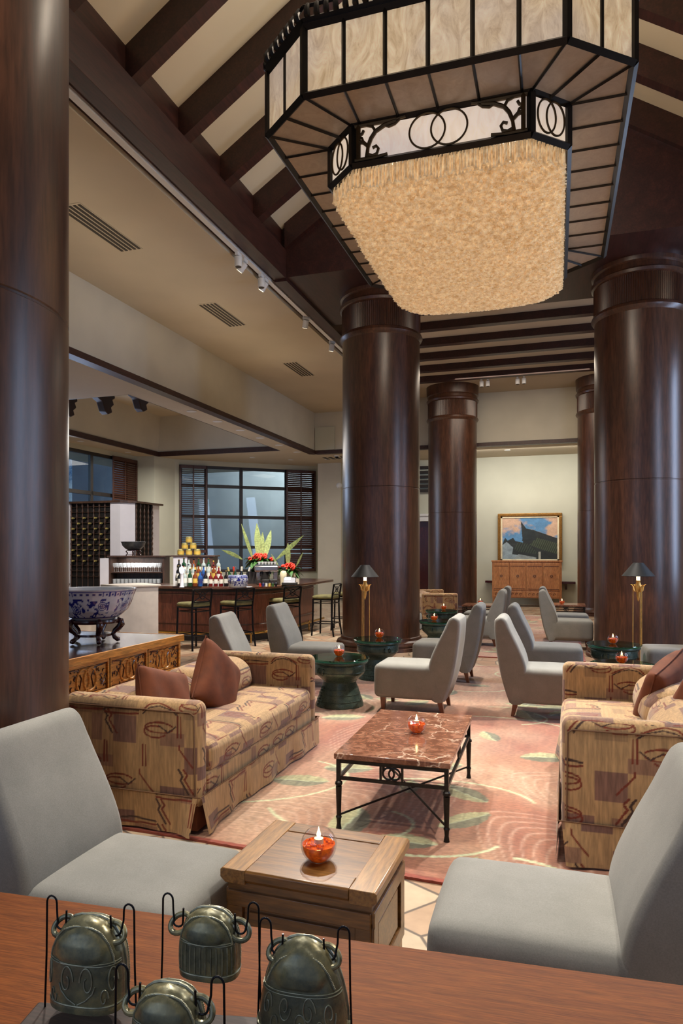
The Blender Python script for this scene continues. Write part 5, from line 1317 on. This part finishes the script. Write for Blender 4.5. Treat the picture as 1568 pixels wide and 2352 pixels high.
small_bar('coffee_grinder', 'pale rounded coffee grinder right of the espresso machine', 'grinder', -1.0, 11.75, .951, lambda t: (MB().lathe([(0, 0), (.05, 0), (.055, .12), (.06, .2), (.04, .24), (0, .25)], 20, cap=False).build('body', 'cream', t, smooth=60), MB().lathe([(0, .25), (.02, .25), (.05, .3), (0, .31)], 20, cap=False).build('hopper', 'dark_frame', t)))
small_bar('cash_register', 'dark sloping till screen on the bar top', 'till', -.88, 11.6, .951, lambda t: (MB().box(-.13, .13, -.1, .1, 0, .05).build('base', 'dark_frame', t, bevel=.01), MB().extr([(-.08, .05), (.1, .05), (.1, .14), (-.02, .13)], -.1, .1, axis='x').build('screen', 'black_iron', t), MB().extr([(-.05, .095), (-.02, .132), (.06, .138), (.05, .13)], -.08, .02, axis='x').build('lit_display', 'lamp_glow', t)))
tea = ['red', 'blue', 'white', 'yellow', 'green', 'dark']
for i, (c_, mt) in enumerate(zip(tea, ('red_petal', 'label_navy', 'label_white', 'label_yellow', 'green_leaf', 'bottle_black'))):
    small_bar('jar', 'small %s jar in the row on the bar before the espresso machine' % c_, 'jar', -1.33+i*.052, 11.15, .951, lambda t: (MB().lathe([(0, 0), (.018, 0), (.02, .05), (0, .055)], 12, cap=False).build('jar_body', mt, t), MB().lathe([(.015, .052), (.015, .065), (0, .066)], 12, cap=False).build('lid', 'chrome', t)))['group'] = 'small jars on the bar'
# flower arrangements
def flowers(xc, yc, z, s, seed, label, spathes, pot):
    t = thing('flower_arrangement', label, 'flowers', cam2w(xc, yc)+(z,), FA); rg = random.Random(seed)
    if pot: MB().lathe([(0, 0), (.08, 0), (.15, .06), (.17, .12), (.16, .13), (0, .1)], 24, cap=False).build('dark_vase', 'dark_bowl', t, smooth=60); z0 = .12
    else: MB().box(-.14, .14, -.08, .08, 0, .1).build('planter_box', 'cream', t, bevel=.01); z0 = .1
    lf = MB()
    def leaf(m, p, d, L_, w_, curl, front=False):
        p = np.array(p); d = np.array(d)/np.linalg.norm(d); sd = np.cross(d, (0, 1., .3) if front else (0, 0, 1.)); sd /= np.linalg.norm(sd)+1e-9; n = 9; vs = []
        for i in range(n):
            q = i/(n-1); c_ = p+d*L_*q+np.array((0, 0, -1))*curl*q*q*L_; ww = w_*sin(pi*min(.98, q*.9+.08))
            vs += [c_-sd*ww+np.array((0, 0, ww*.4)), c_, c_+sd*ww+np.array((0, 0, ww*.4))]
        m.add(vs, [(i*3+a, i*3+a+1, i*3+a+4, i*3+a+3) for i in range(n-1) for a in (0, 1)])
    for i in range(130):
        a = rg.uniform(0, 2*pi); e = rg.uniform(-.55, .75); leaf(lf, (rg.uniform(-.08, .08)*s, rg.uniform(-.05, .05)*s, z0+.05), (cos(a)*1., sin(a)*.7, e), rg.uniform(.14, .26)*s, .034*s, .45)
    lf.build('green_foliage', 'green_leaf', t, kind='stuff', smooth=60)
    for dx, dz, L_, w_, b_ in spathes:
        m = MB(); leaf(m, (dx*s*.3, 0, z0+.1), (dx, rg.uniform(-.15, .15), dz), L_*s, w_*s, -.1+b_, True); m.build('pale_spathe', 'pale_leaf', t, smooth=60)
    for i in range(16 if s > .8 else 13):
        a = rg.uniform(0, 2*pi); r = rg.uniform(.02, .2)*s; fm = MB(); cx, cy, cz = r*cos(a), -abs(r*sin(a))*.6-.04, z0+.10*s+rg.uniform(-.02, .06)
        for q in range(7): b = 2*pi*q/7; fm.sphere((cx+.022*cos(b), cy+.01*sin(b*2), cz+.022*sin(b)), .02, 8)
        fm.build('red_bloom', 'red_petal', t, smooth=60)
flowers(-1.48, 12.4, 1.16, 1.25, 4, 'tall flower arrangement with pale green spathes over red blooms', [(-.34, 1, .50, .026, 0), (-.06, 1, .48, .05, .0), (.22, 1, .42, .045, .05), (.8, .62, .5, .034, 0), (-.85, .4, .33, .03, .1), (.06, 1, .36, .04, 0)], True)
flowers(-.95, 12.15, 1.05, .92, 9, 'smaller flower arrangement with one upright spathe and red blooms, on the right', [(.0, 1, .42, .05, 0), (.5, .9, .30, .02, 0), (-.6, .9, .28, .02, 0)], False)
small_bar('flower_plinth', 'dark block under the taller flower arrangement', 'plinth', -1.48, 12.4, .951, lambda t: MB().box(-.2, .16, -.15, .15, 0, .208).build('block', 'dark_frame', t))
small_bar('flower_plinth', 'low pale block under the smaller flower arrangement', 'plinth', -.95, 12.15, .951, lambda t: MB().box(-.2, .2, -.12, .12, 0, .098).build('block', 'bleached_wood', t))

# ------------------------------------------------------------------ wine tower
t = thing('wine_rack', 'tall wine rack with white corner panels and a dark lattice holding gold-capped bottles', 'wine rack', (-8.2, 11.8, 0))
MB().box(-3.1, -.32, .06, 1.1, 0, 2.52).box(-.4, -.06, .3, .9, 0, 2.52).build('carcass', 'black_gap', t)
MB().prism([(-3.15, -.04), (-.18, -.04), (.04, .2), (.04, 1.2), (-3.15, 1.2)], 2.52, 2.56).build('top_board', 'walnut', t)
def quad(m, a, b, z0, z1, th=.02):
    ang = math.atan2(b[1]-a[1], b[0]-a[0]); L_ = math.dist(a, b); m2 = MB().box(0, L_, 0, th, z0, z1).move((a[0], a[1], 0), ang); m.add(m2.v, m2.f)
m = MB(); quad(m, (-.44, 0), (-.2, 0), .6, 2.52); m.build('white_panel', 'white_lacquer', t)
m = MB(); quad(m, (-.2, 0), (0, .22), .6, 2.52); m.build('white_panel', 'white_lacquer', t)
m = MB(); quad(m, (0, .85), (0, 1.1), .6, 2.52); m.build('white_panel', 'white_lacquer', t)
m = MB(); quad(m, (-1.9, 0), (-1.42, 0), .6, 2.52); m.build('white_panel', 'white_lacquer', t)
def post(a, d, nz, wv=True):
    m = MB()
    for i in range(14):
        z = .98+i*.11
        if z > 2.5: break
        m.tube([(a[0], a[1], z), (a[0], a[1], z+.03), (a[0], a[1], z+.055), (a[0], a[1], z+.11)], [.010, .014, .022, .010], 6)
    m.tube([(a[0], a[1], .55), (a[0], a[1], 2.52)], .010, 6); return m
for i in range(8): post((-1.40+i*.137, .02), 0, 0).build('lattice_post', 'walnut', t)
for i in range(5): post((.0, .26+i*.142), 0, 0).build('lattice_post', 'walnut', t)
m = MB()
for i in range(15): z = 1.02+i*.11; m.box(-1.42, -.44, .03, .05, z-.004, z+.004)
m.build('lattice_rail', 'walnut', t)
WB = None
for r_ in range(9):
    for c_ in range(7):
        if (r_+c_) % 2 or r_ > 8: continue
        if r_ < 2 and c_ > 4: continue
        x = -8.2-1.40+.068+c_*.137; z = 1.335+r_*.110
        if z > 2.25: continue
        if WB is None:
            WB = o = thing('wine_bottle', 'gold-capped wine bottle lying neck out in the tall rack', 'bottle', (x, 11.8, z), 0, 'wine bottles in the lattice rack')
            b = MB().lathe([(0, -.09), (.03, -.09), (.034, -.05), (.014, .0), (.014, .05)], 12, cap=False); b.v = [(x_, .02-z_, y_) for x_, y_, z_ in b.v]; b.build('bottle_body', 'bottle_black', o)
            b = MB().lathe([(.017, 0), (.018, .06), (0, .062)], 12, cap=False); b.v = [(x_, .02-z_, y_) for x_, y_, z_ in b.v]; b.build('gold_foil', 'tin_gold', o)
        else: o = dup(WB, (x, 11.8, z))
        o['label'] = 'gold-capped wine bottle in the tall rack, %s row up, %s column from the left' % (ORDN[r_], ORDN[c_])

# ------------------------------------------------------------------ far end: cabinet, painting, shelf
t = thing('sideboard_cabinet', 'light reddish wooden cabinet with four doors below the painting', 'cabinet', (-.80, 19.75, 0))
w, d = 1.86, .45
MB().box(-w/2, w/2, -d/2, d/2, .25, 1.25).build('carcass', 'cabinet_wood', t); MB().box(-w/2-.02, w/2+.02, -d/2-.02, d/2+.01, 1.25, 1.29).build('top_board', 'cabinet_wood', t, bevel=.005)
for i in range(4):
    x0 = -w/2+.035+i*(w-.07)/4; x1 = x0+(w-.07)/4-.02
    dr = MB().box(x0, x1, -d/2-.022, -d/2, .47, 1.22).build('door', 'cabinet_wood', t, bevel=.004)
    m = MB(); m.box(x0+.02, x1-.02, -d/2-.026, -d/2-.022, 1.13, 1.14).box(x0+.02, x1-.02, -d/2-.026, -d/2-.022, .5, .51); m.build('inlay_line', 'rosewood', dr)
    m = MB().tube([((x0+x1)/2+.03*cos(q), -d/2-.026, .86+.03*sin(q)) for q in np.linspace(0, 2*pi, 17)[:-1]], .007, 6, closed=True); m.build('round_pull', 'rosewood', dr)
for i in range(2):
    x0 = -w/2+.035+i*(w-.07)/2; x1 = x0+(w-.07)/2-.02
    dr = MB().box(x0, x1, -d/2-.02, -d/2, .28, .44).build('drawer', 'cabinet_wood', t, bevel=.004); m = MB()
    for q in range(7): m.tube([(x0+.08+q*.11+.03*cos(b), -d/2-.024, .36+.03*sin(b)) for b in np.linspace(0, 4.5, 9)], .005, 5)
    m.build('carving', 'rosewood', dr)
for sx in (-1, 1):
    for sy in (-1, 1): MB().box(sx*(w/2-.04)-.03, sx*(w/2-.04)+.03, sy*(d/2-.04)-.03, sy*(d/2-.04)+.03, 0, .25).build('leg', 'cabinet_wood', t)
t = thing('wall_shelf', 'dark console shelf on the far wall showing both sides of the cabinet', 'shelf', (-.75, 20.45, 0))
MB().box(-1.25, 1.25, -.14, .14, .63, .69).build('shelf_board', 'rosewood', t)
for x in (-1.0, 1.0): MB().extr([(.12, .63), (-.1, .63), (.12, .45)], x-.03, x+.03, axis='x').build('bracket', 'rosewood', t)
t = thing('painting', 'gold-framed oil painting of a dark tiled temple roof against a blue cloudy sky', 'painting', (-.755, 20.549, 1.92))
w, h = 1.80, 1.46; m = MB()
for a, b, c_, e in ((-w/2, w/2, h/2-.085, h/2), (-w/2, w/2, -h/2, -h/2+.085), (-w/2, -w/2+.085, -h/2+.085, h/2-.085), (w/2-.085, w/2, -h/2+.085, h/2-.085)): m.box(a, b, -.06, .05, c_, e)
m.build('gold_frame', 'frame_gold', t, bevel=.015, seg=3)
m = MB(); iw, ih = w/2-.085, h/2-.085
for a, b, c_, e in ((-iw, iw, ih-.045, ih), (-iw, iw, -ih, -ih+.045), (-iw, -iw+.045, -ih, ih), (iw-.045, iw, -ih, ih)): m.box(a, b, -.03, 0, c_, e)
m.build('white_liner', 'cream', t)
NX, NZ = 200, 160; cw, chh = iw-.045, ih-.045; U, V_ = np.meshgrid(np.linspace(0, 1, NX), np.linspace(0, 1, NZ), indexing='ij')
n1 = vnoise(U*4+1, V_*4, 21, 4); n2 = vnoise(U*14, V_*14, 22, 3); C = np.zeros((NX, NZ, 3)); sk = np.array(lin((96, 150, 196))); cl = np.array(lin((220, 184, 156)))
k2 = np.clip((n1+.25*np.abs(U-.35)-.52)/.14, 0, 1)[..., None]; C[:] = sk*(1-k2)+cl*k2; C *= (.8+.4*n2)[..., None]
def poly(pts, col, tex=None):
    ins = np.zeros(U.shape, bool); n = len(pts)
    for i in range(n):
        (x0, y0), (x1, y1) = pts[i], pts[(i+1) % n]; c1 = ((y0 > V_) != (y1 > V_)); xi = (x1-x0)*(V_-y0)/((y1-y0) if y1 != y0 else 1e-9)+x0; ins ^= c1 & (U < xi)
    c_ = np.array(lin(col))*(.6+.8*n2[ins])[:, None]
    C[ins] = c_
    if tex is not None:
        st_ = ins & ((U*tex[0]+V_*tex[1]) % 1 < .35); C[st_] = np.array(lin(tex[2]))
poly([(0, 0), (0, .36), (.05, .52), (.1, .45), (.2, .52), (.24, .44), (.38, .4), (.36, .62), (.34, .92), (.44, .74), (.58, .7), (.62, .68), (1, .5), (1, 0)], (44, 52, 54))
poly([(0, 0), (0, .34), (.08, .42), (.2, .28), (.18, .12), (.28, .1), (.6, .0)], (150, 168, 176))
poly([(.5, .34), (.62, .52), (1, .38), (1, .12), (.7, .24)], (52, 62, 52), (26, -9, (84, 98, 76)))
poly([(.2, .26), (.3, .42), (.5, .36), (.66, .12), (.3, .18)], (42, 52, 50), (22, -8, (66, 80, 68)))
poly([(.36, .44), (.42, .72), (.6, .68), (.62, .46)], (38, 50, 54)); poly([(.66, 0), (.66, .18), (.7, .18), (.7, 0)], (190, 192, 180))
poly([(.2, .0), (.3, .12), (.62, .04), (.62, 0)], (150, 162, 164))
cm = MB(); cm.v = np.stack([(U*2-1).ravel()*cw, np.full(U.size, -.012), (V_*2-1).ravel()*chh], 1).tolist(); i, j = np.meshgrid(np.arange(NX-1), np.arange(NZ-1), indexing='ij'); q = (i*NZ+j).ravel()
cm.f = np.stack([q, q+NZ, q+NZ+1, q+1], 1).tolist(); cm.build('canvas', 'painted_canvas', t, col=C.reshape(-1, 3))
t = thing('console_table', 'small dark table by the far doorway behind the distant sofa', 'table', (-4.9, 19.6, 0))
MB().box(-.4, .4, -.2, .2, .72, .76).build('table_top', 'rosewood', t)
for x in (-.35, .35):
    for y in (-.15, .15): MB().box(x-.025, x+.025, y-.025, y+.025, 0, .72).build('leg', 'rosewood', t)
